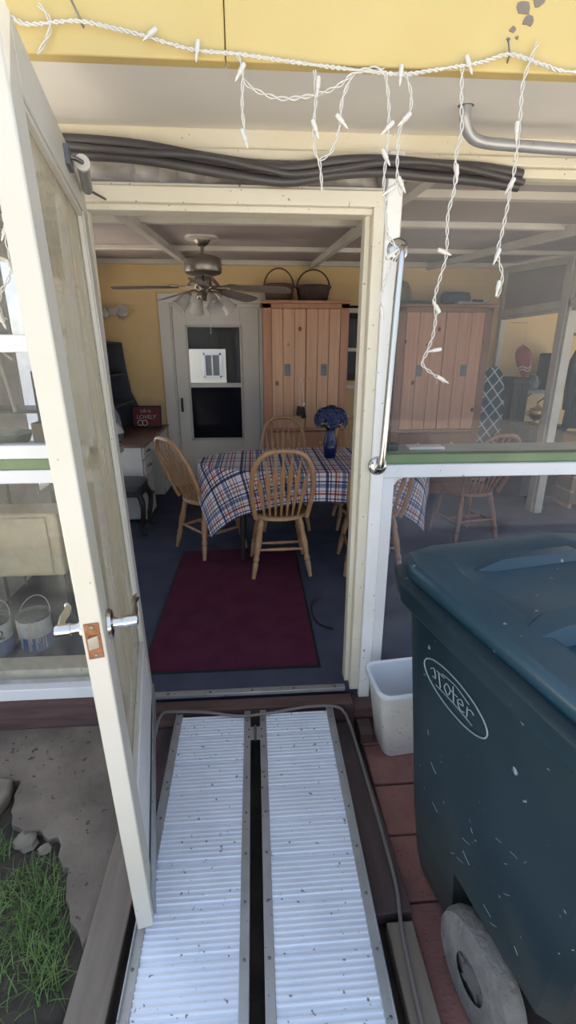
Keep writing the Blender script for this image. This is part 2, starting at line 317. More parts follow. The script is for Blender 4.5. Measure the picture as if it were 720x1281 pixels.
BULBS=[((-0.025, 1.314, 2.127), (-0.015, 1.314, 2.142)), ((-0.003, 1.314, 2.002), (-0.013, 1.314, 2.031)), ((-0.221, 1.314, 2.191), (-0.21, 1.314, 2.199)), ((-0.111, 1.314, 2.159), (-0.109, 1.314, 2.17)), ((0.163, 1.314, 2.025), (0.155, 1.314, 2.043)), ((0.312, 1.314, 2.035), (0.326, 1.314, 2.048)), ((0.335, 1.314, 1.975), (0.324, 1.314, 1.992)), ((0.377, 1.314, 1.92), (0.359, 1.314, 1.949)), ((0.351, 1.314, 2.053), (0.363, 1.314, 2.064)), ((0.348, 1.314, 2.13), (0.349, 1.314, 2.15)), ((0.322, 1.314, 1.912), (0.333, 1.314, 1.919)), ((0.37, 1.314, 1.796), (0.355, 1.314, 1.785)), ((0.34, 1.314, 1.627), (0.336, 1.314, 1.654)), ((0.504, 1.314, 1.943), (0.5, 1.314, 1.972)), ((0.506, 1.314, 1.785), (0.491, 1.314, 1.79)), ((0.471, 1.314, 1.678), (0.483, 1.314, 1.661)), ((0.47, 1.314, 1.552), (0.492, 1.314, 1.556)), ((0.534, 1.314, 1.47), (0.499, 1.314, 1.489)), ((0.639, 1.314, 2.032), (0.637, 1.314, 2.056)), ((0.63, 1.314, 1.922), (0.639, 1.314, 1.939)), ((0.622, 1.314, 1.766), (0.629, 1.314, 1.788)), ((0.639, 1.314, 1.691), (0.643, 1.314, 1.725)), ((0.514, 1.314, 2.156), (0.505, 1.314, 2.173)), ((0.158, 1.314, 2.103), (0.159, 1.314, 2.115)), ((0.23, 1.314, 2.045), (0.214, 1.314, 2.06)), ((-0.617, 1.314, 1.608), (-0.625, 1.314, 1.636)), ((-0.575, 1.314, 1.726), (-0.582, 1.314, 1.749)), ((-0.59, 1.314, 1.803), (-0.575, 1.314, 1.829))]
# ================================================================== STRUCTURE
def sbox(name, m, boxes, parent=None, bevel=.004):
    mb = MB()
    for q in boxes: mb.b(*q)
    o = mb.build(name, m, parent, bevel=bevel)
    if not parent: o['kind'] = 'structure'
    return o
XL, XR, YF, YB = -1.65, 4.6, 1.93, 5.70
CZ = lambda y: 2.205 + (y-1.93)*.0745
st(MB().b(XL, XR, 1.905, YB+.1, -.10, 0).build('floor', M['carpet']))
# ground outside
mb = MB(); n = 40
gv = {}
rg = random.Random(3)
xs = [-7+14*i/70 for i in range(71)]; ys = [-9+11*i/55 for i in range(56)]
for i, x in enumerate(xs):
    for j, y in enumerate(ys):
        gv[i, j] = mb.bm.verts.new((x, y, -.20 + rg.uniform(-.012, .008)))
for i in range(70):
    for j in range(55): mb.bm.faces.new([gv[i,j], gv[i+1,j], gv[i+1,j+1], gv[i,j+1]])
st(mb.build('floor_garden_soil', M['soil']))
st(MB().b(-7, 7, -8.5, -.45, -.24, -.165).b(-9, -2.4, -.45, 9, -.24, -.165).b(5.2, 9, -.45, 9, -.24, -.165).build('floor_bounce_fill', M['bounce'], smooth=False))  # added unseen ground, kept pale to bounce sunlight onto porch and ceiling
# ceiling, sloping down to the front
cl = MB()
cl.loft([[(x, 1.95, CZ(1.95)), (x, YB+.1, CZ(YB+.1)), (x, YB+.1, CZ(YB+.1)+.06), (x, 1.95, CZ(1.95)+.06)] for x in (XL-.1, XR+.1)])
ceil = st(cl.build('ceiling', M['ceil'], smooth=False))
for y, h in ((2.42,.035), (3.2,.035), (4.5,.035), (5.64,.05)):
    MB().b(XL, XR, y-.022, y+.022, CZ(y)-h, CZ(y)-.002).build('batten', M['ceilwhite'], ceil, bevel=.003)
sl = math.atan(.0745)
for x in (-.66, .66, 1.95, 3.3):
    MB().box((x, 3.82, CZ(3.82)-.045), (.05, 3.72, .05), Matrix.Rotation(sl, 3, 'X')).build('rafter', M['ceilwhite'], ceil, bevel=.003)
# roof over all, fascia and soffit
rf = MB(); rf.loft([[(x, 1.34, 2.44), (x, 6.2, 2.80), (x, 6.2, 2.86), (x, 1.34, 2.50)] for x in (-2.2, 5.0)])
st(rf.build('ceiling_roof_deck', M['soffit'], smooth=False))
st(MB().b(-2.2, -.048, 1.33, 1.365, 2.168, 2.46).build('trim_1', M['yellow'], bevel=.004), 'plain yellow eave board above the open doorway', 'fascia')
st(MB().b(-.046, 5.0, 1.33, 1.365, 2.168, 2.46).build('trim_2', M['yellow'], bevel=.004), 'yellow eave board with flaking spots beyond the joint, above the window', 'fascia')
fk = MB(); rg = random.Random(8)
for cx_, cz_, r_ in ((.625, 2.285, .022), (.64, 2.262, .016), (.605, 2.245, .009), (.598, 2.228, .006), (.655, 2.30, .018), (.618, 2.232, .005)):
    fk.prism([(cx_+r_*rg.uniform(.5, 1.1)*cos(k*pi/5), cz_+r_*.8*rg.uniform(.5, 1.1)*sin(k*pi/5)) for k in range(10)], -.0015, .001, Matrix(((1,0,0,0),(0,0,1,1.33),(0,1,0,0),(0,0,0,1))))
fk.build('flaked_patch', M['stone'], bpy.data.objects['trim_2'])
so = MB(); so.loft([[(x, 1.365, 2.185), (x, 1.97, 2.262), (x, 1.97, 2.28), (x, 1.365, 2.205)] for x in (-2.2, 5.0)])
st(so.build('trim_3', M['soffit'], smooth=False))
# top plate, header, posts of the front wall
sbox('trim_4', M['cream'], [(XL, XR, 1.90, 2.0, 2.195, 2.255), (XL, XR, 1.885, 1.92, 2.165, 2.195)])
sbox('trim_5', M['cream'], [(-.62, .475, 1.89, 2.0, 2.035, 2.085), (-.57, .44, 1.91, 1.985, 2.015, 2.036), (-.62, .475, 1.905, 1.99, 2.085, 2.098)])
sbox('trim_6', M['cream'], [(-.63, -.572, 1.90, 1.97, -.02, 2.04), (-.572, -.562, 1.93, 1.97, -.02, 2.03)])
sbox('trim_7', M['cream'], [(.435, .478, 1.89, 2.0, -.02, 2.04), (.415, .436, 1.93, 1.99, 0, 2.03)])
sbox('trim_8', M['post'], [(.478, .532, 1.88, 2.0, -.06, 2.20)])
# sills
sbox('trim_9', M['green'], [(XL, -.62, 1.905, 1.99, 1.105, 1.15)])
sbox('trim_10', M['green'], [(.532, XR, 1.905, 1.96, 1.105, 1.145)])
sbox('trim_11', M['sillgrey'], [(.532, XR, 1.96, 2.14, 1.10, 1.145)])
sbox('trim_12', M['redwood'], [(XL-.3, -.56, 1.90, 1.99, -.2, .005)])
sbox('trim_13', M['redwood'], [(.50, XR, 1.92, 1.99, -.2, -.0)])
def window(name, m, frame, pane, pm, gussets=None, label=None):
    mb = MB()
    for q in frame: mb.b(*q)
    for poly, y0, y1 in (gussets or []):
        mb.prism(poly, -y1, -y0, Matrix.Rotation(R(90), 4, 'X'))
    o = st(mb.build(name, m, bevel=.004), label, 'window' if label else None)
    p = MB().b(*pane).build('pane', pm, o, smooth=False)
    return o
window('window_1', M['white'], [(XL, -.62, 1.90, 1.97, 1.15, 1.205), (XL, -.62, 1.90, 1.97, 2.13, 2.165), (XL, XL+.05, 1.9, 1.97, 1.15, 2.165), (-.66, -.62, 1.9, 1.97, 1.15, 2.165), (XL, -.62, 1.905, 1.965, 1.55, 1.612)],  # last bar is an added rail standing in for the eave's reflection
       (XL+.05, -.66, 1.934, 1.938, 1.205, 2.13), M['glassleft'], label='upper glazed window on the hinge side of the open door')
window('window_2', M['white'], [(XL, -.62, 1.90, 1.97, 1.05, 1.105), (XL, -.62, 1.89, 1.97, .005, .065), (XL, XL+.05, 1.9, 1.97, .06, 1.05), (-.66, -.62, 1.9, 1.97, .06, 1.05)],
       (XL+.05, -.66, 1.934, 1.938, .065, 1.05), M['glassleft'], label='low glazed window with paint cans behind it')
window('window_3', M['cream'], [(.532, XR, 1.90, 1.97, 2.135, 2.165), (.532, .540, 1.90, 1.97, 1.145, 2.165), (2.78, 2.86, 1.90, 1.97, 1.145, 2.165), (XR-.05, XR, 1.9, 1.97, 1.145, 2.165)],
       (.540, XR-.05, 1.934, 1.938, 1.145, 2.135), M['glass'], label='large upper window above the green sill')
window('window_4', M['white'], [(.532, XR, 1.885, 1.97, 1.05, 1.105), (.532, .580, 1.885, 1.97, .0, 1.05), (.532, XR, 1.89, 1.97, -.0, .045), (2.78, 2.86, 1.89, 1.97, .04, 1.05), (XR-.05, XR, 1.9, 1.97, 0, 1.05)],
       (.582, XR-.05, 1.934, 1.938, .045, 1.05), M['glasslow'], gussets=[([(.58, 1.052), (.63, 1.052), (.60, 1.035), (.58, 1.005)], 1.90, 1.96)], label='dusty low window behind the green bin')
# back wall : horizontal lap siding with holes for door and window
def siding(holes, x0, x1, z0, z1, h=.205):
    mb = MB(); z = z0
    while z < z1-1e-6:
        zt = min(z+h, z1)
        cuts = sorted((a, b_) for a, b_, c, d in holes if c < (z+zt)/2 < d)
        x = x0; segs = []
        for a, b_ in cuts:
            segs.append((x, a)); x = b_
        segs.append((x, x1))
        for a, b_ in segs:
            if b_-a < .01: continue
            mb.prism([(0, z), (-.012, z), (-.003, zt), (0, zt)], a, b_, Matrix(((0,0,1,0),(1,0,0,YB),(0,1,0,0),(0,0,0,1))))
            mb.b(a, b_, YB, YB+.1, z, zt)
        z = zt
    return mb
st(siding([(-.94, .12, 0, 2.05), (1.06, 1.50, 1.17, 1.99)], XL, XR, 0, 2.56).build('wall_back', M['siding'], smooth=False))
# left end wall: low panel, glazed above; solid beside the hutch
lw = MB(); lw.b(XL-.1, XL, 1.93, YB, 0, .5).b(XL-.1, XL, 5.1, YB, .5, 2.5).b(XL-.1, XL, 1.93, 3.55, .5, 2.5).b(XL-.1, XL, 3.55, 5.1, 2.2, 2.5)
st(lw.build('wall_left', M['desk'], smooth=False))
o = sbox('window_5', M['ceilwhite'], [(XL-.09, XL+.003, 3.55, 5.1, .5, .55), (XL-.09, XL+.003, 3.55, 5.1, 2.15, 2.2), (XL-.09, XL+.003, 3.55, 3.59, .5, 2.2), (XL-.09, XL+.003, 5.06, 5.1, .5, 2.2)])  # unseen window, placed and sized to let daylight into the room
MB().b(XL-.052, XL-.048, 3.59, 5.06, .55, 2.15).build('pane', M['glass'], o, smooth=False)
rw = MB(); rw.b(XR, XR+.1, 1.93, YB, 0, .4).b(XR, XR+.1, 5.3, YB, .4, 2.5).b(XR, XR+.1, 1.93, 2.05, .4, 2.5).b(XR, XR+.1, 2.05, 5.3, 2.1, 2.5)
st(rw.build('wall_right', M['desk'], smooth=False))
o = sbox('window_6', M['ceilwhite'], [(XR-.01, XR+.09, 2.05, 5.3, .4, .45), (XR-.01, XR+.09, 2.05, 5.3, 2.05, 2.1), (XR-.01, XR+.09, 3.6, 3.66, .45, 2.05), (XR-.01, XR+.09, 2.05, 2.09, .4, 2.1), (XR-.01, XR+.09, 5.26, 5.3, .4, 2.1)])  # unseen end glazing, enlarged to bring more daylight indoors
MB().b(XR+.048, XR+.052, 2.09, 5.26, .45, 2.05).build('pane', M['glass'], o, smooth=False)
# open partition with a post, beams and a dark panel between the two bays
sbox('trim_14', M['ceilwhite'], [(2.81, 2.89, 4.36, 4.52, 0, 2.34), (2.80, 2.87, 4.40, 4.48, 0, 2.34)])
sbox('trim_15', M['ceilwhite'], [(2.82, 2.88, 5.60, 5.68, 0, 2.40)])
sbox('trim_16', M['ceilwhite'], [(2.81, 2.88, 2.0, 5.68, 1.93, 2.005), (2.83, 2.87, 2.0, 5.68, 1.90, 1.93)])
pz = MB(); pz.loft([[(2.81, y, CZ(y)-.10), (2.88, y, CZ(y)-.10), (2.88, y, CZ(y)-.035), (2.81, y, CZ(y)-.035)] for y in (2.0, 5.68)])
st(pz.build('trim_17', M['ceilwhite'], smooth=False))
pz = MB(); pz.loft([[(2.835, y, 2.0), (2.855, y, 2.0), (2.855, y, CZ(y)-.09), (2.835, y, CZ(y)-.09)] for y in (2.0, 5.65)])
st(pz.build('trim_18', M['ceil'], smooth=False))
# back door and its casing
dy = YB-.012
o = sbox('trim_19', M['backdoor'], [(-1.02, -.90, dy-.03, dy+.1, 0, 2.06), (.085, .19, dy-.03, dy+.1, 0, 2.06), (-1.02, .19, dy-.03, dy+.1, 2.06, 2.16), (-.90, -.885, dy-.01, dy+.1, 0, 2.03), (.07, .085, dy-.01, dy+.1, 0, 2.03), (-.9, .085, dy-.01, dy+.1, 2.02, 2.06)])
d0, d1 = -.88, .065
bd = st(MB().b(d0, -.735, dy, dy+.045, .01, 2.02).b(-.14, d1, dy, dy+.045, .01, 2.02).b(-.735, -.14, dy, dy+.045, 1.825, 2.02).b(-.735, -.14, dy, dy+.045, .01, .57).b(-.735, -.14, dy-.004, dy+.045, 1.165, 1.215)
        .build('door_2', M['backdoor'], bevel=.004), 'closed pale back door with a half-height sliding glass panel', 'door')
mb = MB()
for (a, b_, c, d) in ((-.75, -.725, .555, 1.84), (-.15, -.125, .555, 1.84), (-.75, -.125, 1.815, 1.84), (-.75, -.125, .555, .58)): mb.b(a, b_, dy-.012, dy+.01, c, d)
mb.build('glazing_bead', M['offwhite'], bd, bevel=.003)
MB().b(-.735, -.14, dy+.02, dy+.024, 1.21, 1.83).build('pane', M['glass'], bd, smooth=False)
MB().b(-.735, -.14, dy+.010, dy+.014, .57, 1.17).build('screen', M['screen'], bd, smooth=False)
hd = MB().box((-.835, dy-.02, .97), (.022, .03, .16)).build('pull_handle', M['black'], bd, bevel=.008)
# small window on the back wall between the two cupboards
o = sbox('window_7', M['backdoor'], [(1.03, 1.07, YB-.03, YB+.05, 1.14, 2.02), (1.48, 1.53, YB-.03, YB+.05, 1.14, 2.02), (1.03, 1.53, YB-.03, YB+.05, 1.97, 2.02), (1.03, 1.53, YB-.035, YB+.05, 1.14, 1.19), (1.07, 1.48, YB-.01, YB+.03, 1.56, 1.60)])
MB().b(1.07, 1.48, YB+.012, YB+.016, 1.19, 1.97).build('pane', M['glass'], o, smooth=False)
# added room, opening and cream house, standing in for the back door pane's reflection
hb = MB(); hb.b(-2.0, -1.95, YB+.1, 8.0, -.1, 2.6).b(1.8, 1.85, YB+.1, 8.0, -.1, 2.6).b(-2, 1.85, YB+.1, 8.05, -.15, -.1).b(-2, 1.85, YB+.1, 8.05, 2.55, 2.6)
hb.b(-2, -1.05, 8.0, 8.05, -.1, 2.6).b(-.44, 1.85, 8.0, 8.05, -.1, 2.6).b(-1.05, -.44, 8.0, 8.05, 1.60, 2.6).b(-1.05, -.44, 8.0, 8.05, -.1, 1.05)
st(hb.build('wall_beyond', M['hall'], smooth=False))
hw = st(MB().b(-3.5, -.92, 9.4, 9.5, -.2, 3.2).b(-.62, 2.0, 9.4, 9.5, -.2, 3.2).b(-.92, -.62, 9.4, 9.5, -.2, 1.12).b(-.92, -.62, 9.4, 9.5, 1.52, 3.2).build('wall_reflected_house', M['housewall'], smooth=False))
o = sbox('window_8', M['white'], [(-.94, -.90, 9.37, 9.45, 1.10, 1.54), (-.64, -.60, 9.37, 9.45, 1.10, 1.54), (-.94, -.60, 9.37, 9.45, 1.50, 1.54), (-.94, -.60, 9.37, 9.45, 1.10, 1.13), (-.785, -.765, 9.38, 9.45, 1.12, 1.52)])
MB().b(-.92, -.62, 9.43, 9.434, 1.12, 1.52).build('pane', M['screen'], o, smooth=False)

# threshold and wooden step
th = MB().b(-.505, .41, 1.872, 1.905, -.012, .008).build('threshold_bar', M['alurail'], bevel=.003)
tag(th, 'aluminium threshold bar screwed down along the doorway edge', 'threshold')
for i in range(5): MB().lathe([(0, .0105), (.006, .0105), (.007, .008)], (-.44+.2*i, 1.885, 0), 10).build('screw', M['steel'], th)
sp = tag(MB().b(-.545, .435, 1.80, 1.868, -.06, -.022).build('step_board', M['redwood'], bevel=.004), 'reddish brown step board right under the threshold bar', 'board')
sp2 = tag(MB().b(-.53, .45, 1.815, 1.90, -.2, -.062).build('step_riser', M['redwood'], bevel=.004), 'dark wooden riser beneath the step board at the head of the ramp', 'board')

# ------------------------------------------------------------ open glazed door
H0 = Vector((-.530, 1.885, 0)); dirv = Vector((.188, -.982, 0)).normalized(); LD = .965
door = E('door_1', H0, math.atan2(dirv.y, dirv.x)); door.rotation_euler[0] = R(1.25); st(door, 'cream glazed door standing wide open over the ramp', 'door')
# local: +x hinge -> latch edge, +y inner face side (towards the ramp), z up
T = .023
def dbox(name, m, boxes, bevel=.004):
    mb = MB()
    for q in boxes: mb.b(*q)
    return mb.build(name, m, door, bevel=bevel)
dz0, dz1 = -.035, 2.09
dbox('latch_stile', M['doorwhite'], [(LD-.105, LD, -T, T, dz0, dz1)])
dbox('hinge_stile', M['doorwhite'], [(0, .11, -T, T, dz0, dz1)])
dbox('top_rail', M['doorwhite'], [(.11, LD-.105, -T, T, 1.975, dz1)])
dbox('bottom_panel', M['white'], [(.11, LD-.105, -T*.8, T*.8, dz0, .36), (.11, LD-.105, -T, T, .30, .37)])
dbox('glazing_bead', M['doorwhite'], [(.11, .125, .004, .018, .37, 1.975), (LD-.12, LD-.105, .004, .018, .37, 1.975), (.11, LD-.105, .004, .018, 1.96, 1.975), (.11, LD-.105, .004, .018, .37, .385)], .002)
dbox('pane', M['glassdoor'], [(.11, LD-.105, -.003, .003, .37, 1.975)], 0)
dbox('door_sweep', M['alurail'], [(.0, LD-.03, T, T+.006, dz0, .07)], .002)
lp = MB(); lp.b(LD, LD+.003, -.016, .016, .895, .985)
lp = lp.build('latch_plate', M['rust'], door, bevel=.001)
MB().prism([(-.010, 0), (.010, 0), (.010, .004), (-.010, .013)], .925, .955, Matrix.Translation((LD+.002, 0, 0)) @ Matrix(((0,1,0,0),(1,0,0,0),(0,0,1,0),(0,0,0,1)))).build('latch_bolt', M['chrome'], lp)
for zz in (.904, .976): MB().lathe([(.005, 0), (.005, .002), (0, .003)], (LD+.003, 0, zz), 8, Matrix.Rotation(R(90), 3, 'Y')).build('screw', M['steel'], lp)
for s in (1, -1):
    ro = MB(); ro.lathe([(0, 0), (.034, 0), (.036, .004), (.032, .011), (.016, .014), (.0125, .02), (.0125, .034), (.0145, .035), (.0145, .066), (.012, .069), (0, .069)], (LD-.065, s*T, .94), 24, Matrix.Rotation(R(-90*s), 3, 'X'))
    ro = ro.build('handle_rose', M['chrome'], door)
    pts = [(LD-.065, s*(T+.058), .94), (LD-.085, s*(T+.060), .941), (LD-.11, s*(T+.061), .944), (LD-.135, s*(T+.058), .944), (LD-.155, s*(T+.056), .940), (LD-.175, s*(T+.058), .938), (LD-.185, s*(T+.064), .940)]
    MB().tube(pts, [.014, .013, .0125, .012, .012, .0125, .010], 12, flat=(.55, 1.0)).build('lever', M['chrome'], ro)
# closer tube on the head of the door
cb = MB(); cb.tube([(.10, T+.02, 2.04), (.32, T+.035, 2.04)], .016, 14)
cl_ = cb.build('closer_cylinder', M['alurail'], door)
MB().tube([(.32, T+.035, 2.04), (.335, T+.036, 2.04)], .020, 14).build('end_cap', M['offwhite'], cl_)
MB().b(.33, .40, T, T+.012, 2.015, 2.06).tube([(.335, T+.036, 2.04), (.365, T+.02, 2.04), (.372, T+.005, 2.04)], .006, 8).build('bracket', M['steel'], cl_)
MB().tube([(.10, T+.02, 2.04), (-.02, T+.075, 2.04)], .004, 8).build('closer_rod', M['steel'], cl_)

# ================================================================== OUTDOORS
# concrete slab with a broken edge beside the door
rg = random.Random(11)
poly = [(-.545, 1.90), (-1.9, 1.90), (-1.9, 1.74), (-1.25, 1.74), (-1.17, 1.62), (-1.02, 1.60), (-1.0, 1.46), (-.965, 1.40), (-.90, 1.36), (-.85, 1.37), (-.80, 1.33), (-.765, 1.34), (-.745, 1.27), (-.71, 1.22), (-.68, 1.22), (-.665, 1.12), (-.62, 1.06), (-.585, 1.02), (-.56, .98), (-.535, 1.02)]
pp = []
for i, p in enumerate(poly):
    q = poly[(i+1) % len(poly)]; nseg = max(1, int((Vector(p)-Vector(q)).length/.03))
    for k in range(nseg):
        t = k/nseg; jit = .008 if 3 <= i <= 17 else 0
        pp.append((p[0]+(q[0]-p[0])*t+rg.uniform(-jit, jit), p[1]+(q[1]-p[1])*t+rg.uniform(-jit, jit)))
st(MB().prism(pp, -.24, -.165).build('floor_concrete', M['concrete'], bevel=.006))
def rock(c, r, seed):
    q = random.Random(seed); mb = MB().ball((0, 0, 0), r, 9, 6, (1.1, .85, .55))
    for v_ in mb.bm.verts: v_.co = v_.co*q.uniform(.75, 1.2) + Vector(c)
    return mb
tag(MB().prism([(-1.42, 1.30), (-1.06, 1.40), (-1.03, 1.52), (-1.05, 1.60), (-1.22, 1.63), (-1.5, 1.55)], -.205, -.145).build('stepping_stone', M['stone'], bevel=.012), 'flat pale stepping stone lying against the concrete slab', 'stone')
tag(rock((-.885, 1.335, -.172), .045, 1).build('rubble_stone', M['stone']), 'small pale chunk of rubble at the broken concrete edge', 'stone')
tag(rock((-.80, 1.305, -.18), .026, 2).build('rubble_stone', M['stone']), 'tiny grey pebble of rubble nearest the grass tuft', 'stone')
# grass
g = MB(); rg = random.Random(5)
def blade(x, y, h, a, lean, w):
    p0 = Vector((x, y, -.20)); d = Vector((cos(a), sin(a), 0)); n_ = Vector((-sin(a), cos(a), 0))*w
    prev = None
    for k in range(5):
        t = k/4; c = p0 + d*(lean*t*t) + Vector((0, 0, h*t*(1-.25*t*lean/max(h, .01))))
        ww = n_*(1-t*.9)
        cur = (g.bm.verts.new(c-ww), g.bm.verts.new(c+ww))
        if prev: g.bm.faces.new([prev[0], prev[1], cur[1], cur[0]])
        prev = cur
tufts = [(-.80, 1.17, .10, 160), (-.74, 1.10, .08, 120), (-.72, 1.03, .06, 90), (-.66, .97, .06, 100), (-.63, .90, .05, 60), (-.90, 1.05, .14, 110), (-1.05, 1.24, .10, 110), (-.95, .92, .15, 90), (-.82, .93, .10, 60), (-.80, .78, .14, 110), (-.98, 1.30, .06, 60), (-1.15, 1.05, .15, 80), (-1.08, 1.36, .06, 60)]
for cx_, cy_, r_, k_ in tufts:
    for _ in range(k_):
        a = rg.uniform(0, 2*pi); rr = r_*math.sqrt(rg.random())
        blade(cx_+rr*cos(a), cy_+rr*sin(a), rg.uniform(.03, .10), rg.uniform(0, 2*pi), rg.uniform(.02, .09), rg.uniform(.0012, .0026))
tag(g.build('grass', M['grass']), 'patchy green grass growing from dark soil by the slab', 'grass', kind='stuff')
# timber edging and boards
def plank(name, m, x0, x1, y0, y1, z, t, rz, label, cx=None):
    o = E(name) if False else MB().b(-(x1-x0)/2, (x1-x0)/2, -(y1-y0)/2, (y1-y0)/2, -t, 0).build(name, m, bevel=.004)
    o.location = ((x0+x1)/2, (y0+y1)/2, z); o.rotation_euler = (0, 0, R(rz)); tag(o, label, 'board'); return o
plank('edging_timber', M['greywood_y'], -.545, -.432, -.3, 1.42, -.14, .08, 0, 'grey-brown edging timber between the ramp and the soil')
plank('deck_board', M['redwood_y'], -.53, -.40, 1.43, 1.80, -.115, .05, 0, 'reddish deck board under the door beside the head of the ramp')
plank('deck_board', M['redwood_y'], .30, .445, .975, 1.79, -.12, .05, 2.5, 'dark stained deck board along the ramp on the bin side')
plank('deck_board', M['greywood_y'], .372, .456, .0, .955, -.125, .05, 0, 'paler worn deck board beside the lower end of the ramp')
plank('wood_block', M['redwood'], .445, .60, 1.80, 1.905, -.06, .05, 0, 'short wooden block under the white door post')
plank('wood_block', M['redwood'], .455, .515, 1.70, 1.80, -.115, .06, 0, 'lower wooden block between the step and the waste basket')
# red pavers
pv = 0
rows = [1.90, 1.69, 1.48, 1.26, 1.03, .66, .30, -.06]
for r_ in range(len(rows)-1):
    y1, y0 = rows[r_]-.004, rows[r_+1]+.004
    xs0 = [.462, .695, .93, 1.165, 1.40] if r_ < 3 else [.462+.0*(r_), .70, .94, 1.18, 1.42]
    for c_ in range(4):
        o = MB().b(xs0[c_]+.003, xs0[c_+1]-.003, y0, y1, -.215, -.168+random.uniform(-.003, .003)).build('paving_stone', M['paver'], bevel=.006)
        if c_ == 0:
            lab = ['red square paver under the white waste basket', 'red paver just in front of the waste basket', 'second red paver in front of the waste basket', 'red paver beside the end of the dark deck board', 'long red paver beside the wheel of the green bin', 'red paver at the near corner beside the pale deck board', 'red paver nearest the viewer'][r_]
            tag(o, lab, 'paver', 'red pavers beside the ramp')
        else: tag(o, 'red paver lying underneath or beyond the green bin', 'paver', 'red pavers beneath the bin')
# ------------------------------------------------------------ folding ramp
ra = E('folding_ramp', (-.028, 1.795, -.038)); ra.rotation_euler = (math.atan(.055), 0, 0)
tag(ra, 'silver two-leaf folding aluminium ramp leading up to the doorway', 'ramp')
RL = 2.15
def tread(x0, x1):
    mb = MB(); y = -.02; prof = []
    k = 0
    while y > -RL+.02:
        if k % 8 == 7: prof += [(y, .001), (y-.002, -.006), (y-.010, -.006), (y-.012, .001)]; y -= .014
        else: prof += [(y, .0), (y-.002, .0045), (y-.006, .0045), (y-.008, .0)]; y -= .0165
        k += 1
    prof.append((y, 0))
    a = [mb.bm.verts.new((x0, p[0], p[1])) for p in prof]; b_ = [mb.bm.verts.new((x1, p[0], p[1])) for p in prof]
    for i in range(len(prof)-1): mb.bm.faces.new([a[i], a[i+1], b_[i+1], b_[i]])
    mb.b(x0, x1, y, -.02, -.02, -.004)
    return mb
W0, W1, G = -.362, .362, .021
for s, nm in ((-1, 0), (1, 1)):
    xa, xb = (W0+.03, -G-.028) if s < 0 else (G+.028, W1-.03)
    tread(xa, xb).build('tread_panel', M['alu'], ra, smooth=False)
    for (r0, r1, up_) in (((W0, W0+.031, .012) if s < 0 else (W1-.031, W1, .012)), ((-G-.029, -G, .006) if s < 0 else (G, G+.029, .006))):
        ou = MB().b(r0, r1, -RL, 0, -.03, .006)
        if up_ > .01:
            e = r0 if s < 0 else r1-.006
            ou.b(e, e+.006, -RL, 0, .0, .016)
        rl = ou.build('side_rail' if up_ > .01 else 'inner_rail', M['alurail'], ra, bevel=.002)
        rv0 = None
        for k in range(14):
            y = -.06 - k*.145
            if rv0 is None:
                rv0 = MB().lathe([(.0048, 0), (.0042, .0018), (.0025, .003), (0, .0034)], (0, 0, 0), 10).build('rivet', M['steel'], rl); rv = rv0
            else:
                rv = rv0.copy(); COL.objects.link(rv); rv.parent = rl
            rv.location = ((r0+r1)/2, y, .006)
hg = MB().b(-.04, .04, -.17, -.10, .0065, .010).build('hinge_plate', M['alurail'], ra, bevel=.001)
MB().tube([(0, -.175, .011), (0, -.095, .011)], .006, 10).build('hinge_pin', M['steel'], hg)
for sx in (-.028, .028):
    for yy in (-.155, -.115): MB().lathe([(.005, 0), (.004, .002), (0, .003)], (sx, yy, .010), 8).build('rivet', M['steel'], hg)
# ------------------------------------------------------------ grey cable round the ramp
def smooth_pts(pts, n=8):
    P = [Vector(p) for p in pts]; out = []
    for i in range(len(P)-1):
        p0, p1, p2, p3 = P[max(i-1,0)], P[i], P[i+1], P[min(i+2, len(P)-1)]
        for k in range(n):
            t = k/n
            out.append(.5*((2*p1)+(-p0+p2)*t+(2*p0-5*p1+4*p2-p3)*t*t+(-p0+3*p1-3*p2+p3)*t**3))
    out.append(P[-1]); return out
cabp = [(-.47, 1.50, -.106), (-.475, 1.60, -.104), (-.475, 1.72, -.08), (-.46, 1.785, -.03), (-.41, 1.79, -.014), (-.25, 1.775, -.013), (-.10, 1.755, -.025), (.05, 1.765, -.024), (.22, 1.785, -.018), (.36, 1.775, -.022), (.405, 1.72, -.07), (.42, 1.62, -.112), (.425, 1.45, -.112), (.43, 1.25, -.112), (.43, 1.05, -.112), (.41, .9, -.117), (.40, .6, -.117), (.41, .3, -.117)]
tag(MB().tube(smooth_pts(cabp), .0065, 8).build('power_cable', M['cable']), 'thin grey cable curling over the head of the ramp and down its bin side', 'cable')
# ------------------------------------------------------------ white waste basket
wb = E('waste_basket', (.640, 1.695, -.166), R(6)); tag(wb, 'white plastic waste basket standing empty in front of the door post', 'waste basket')
def rrect(hx, hy, r, z, n=5):
    out = []
    for cx_, cy_, a0 in ((hx-r, hy-r, 0), (-hx+r, hy-r, 90), (-hx+r, -hy+r, 180), (hx-r, -hy+r, 270)):
        for k in range(n+1):
            a = R(a0+90*k/n); out.append((cx_+r*cos(a), cy_+r*sin(a), z))
    return out
MB().loft([rrect(.098, .072, .03, 0), rrect(.104, .078, .034, .01), rrect(.150, .112, .045, .36)], True, False).build('body', M['bucket'], wb)
MB().loft([rrect(.095, .069, .03, .012), rrect(.147, .109, .045, .36)], True, False).build('liner', M['bucketin'], wb)
MB().loft([rrect(.146, .108, .044, .358), rrect(.160, .122, .052, .350), rrect(.161, .123, .052, .364), rrect(.157, .119, .05, .371), rrect(.147, .109, .045, .366), rrect(.145, .107, .045, .356)], False, False).build('rim', M['bucketin'], wb)
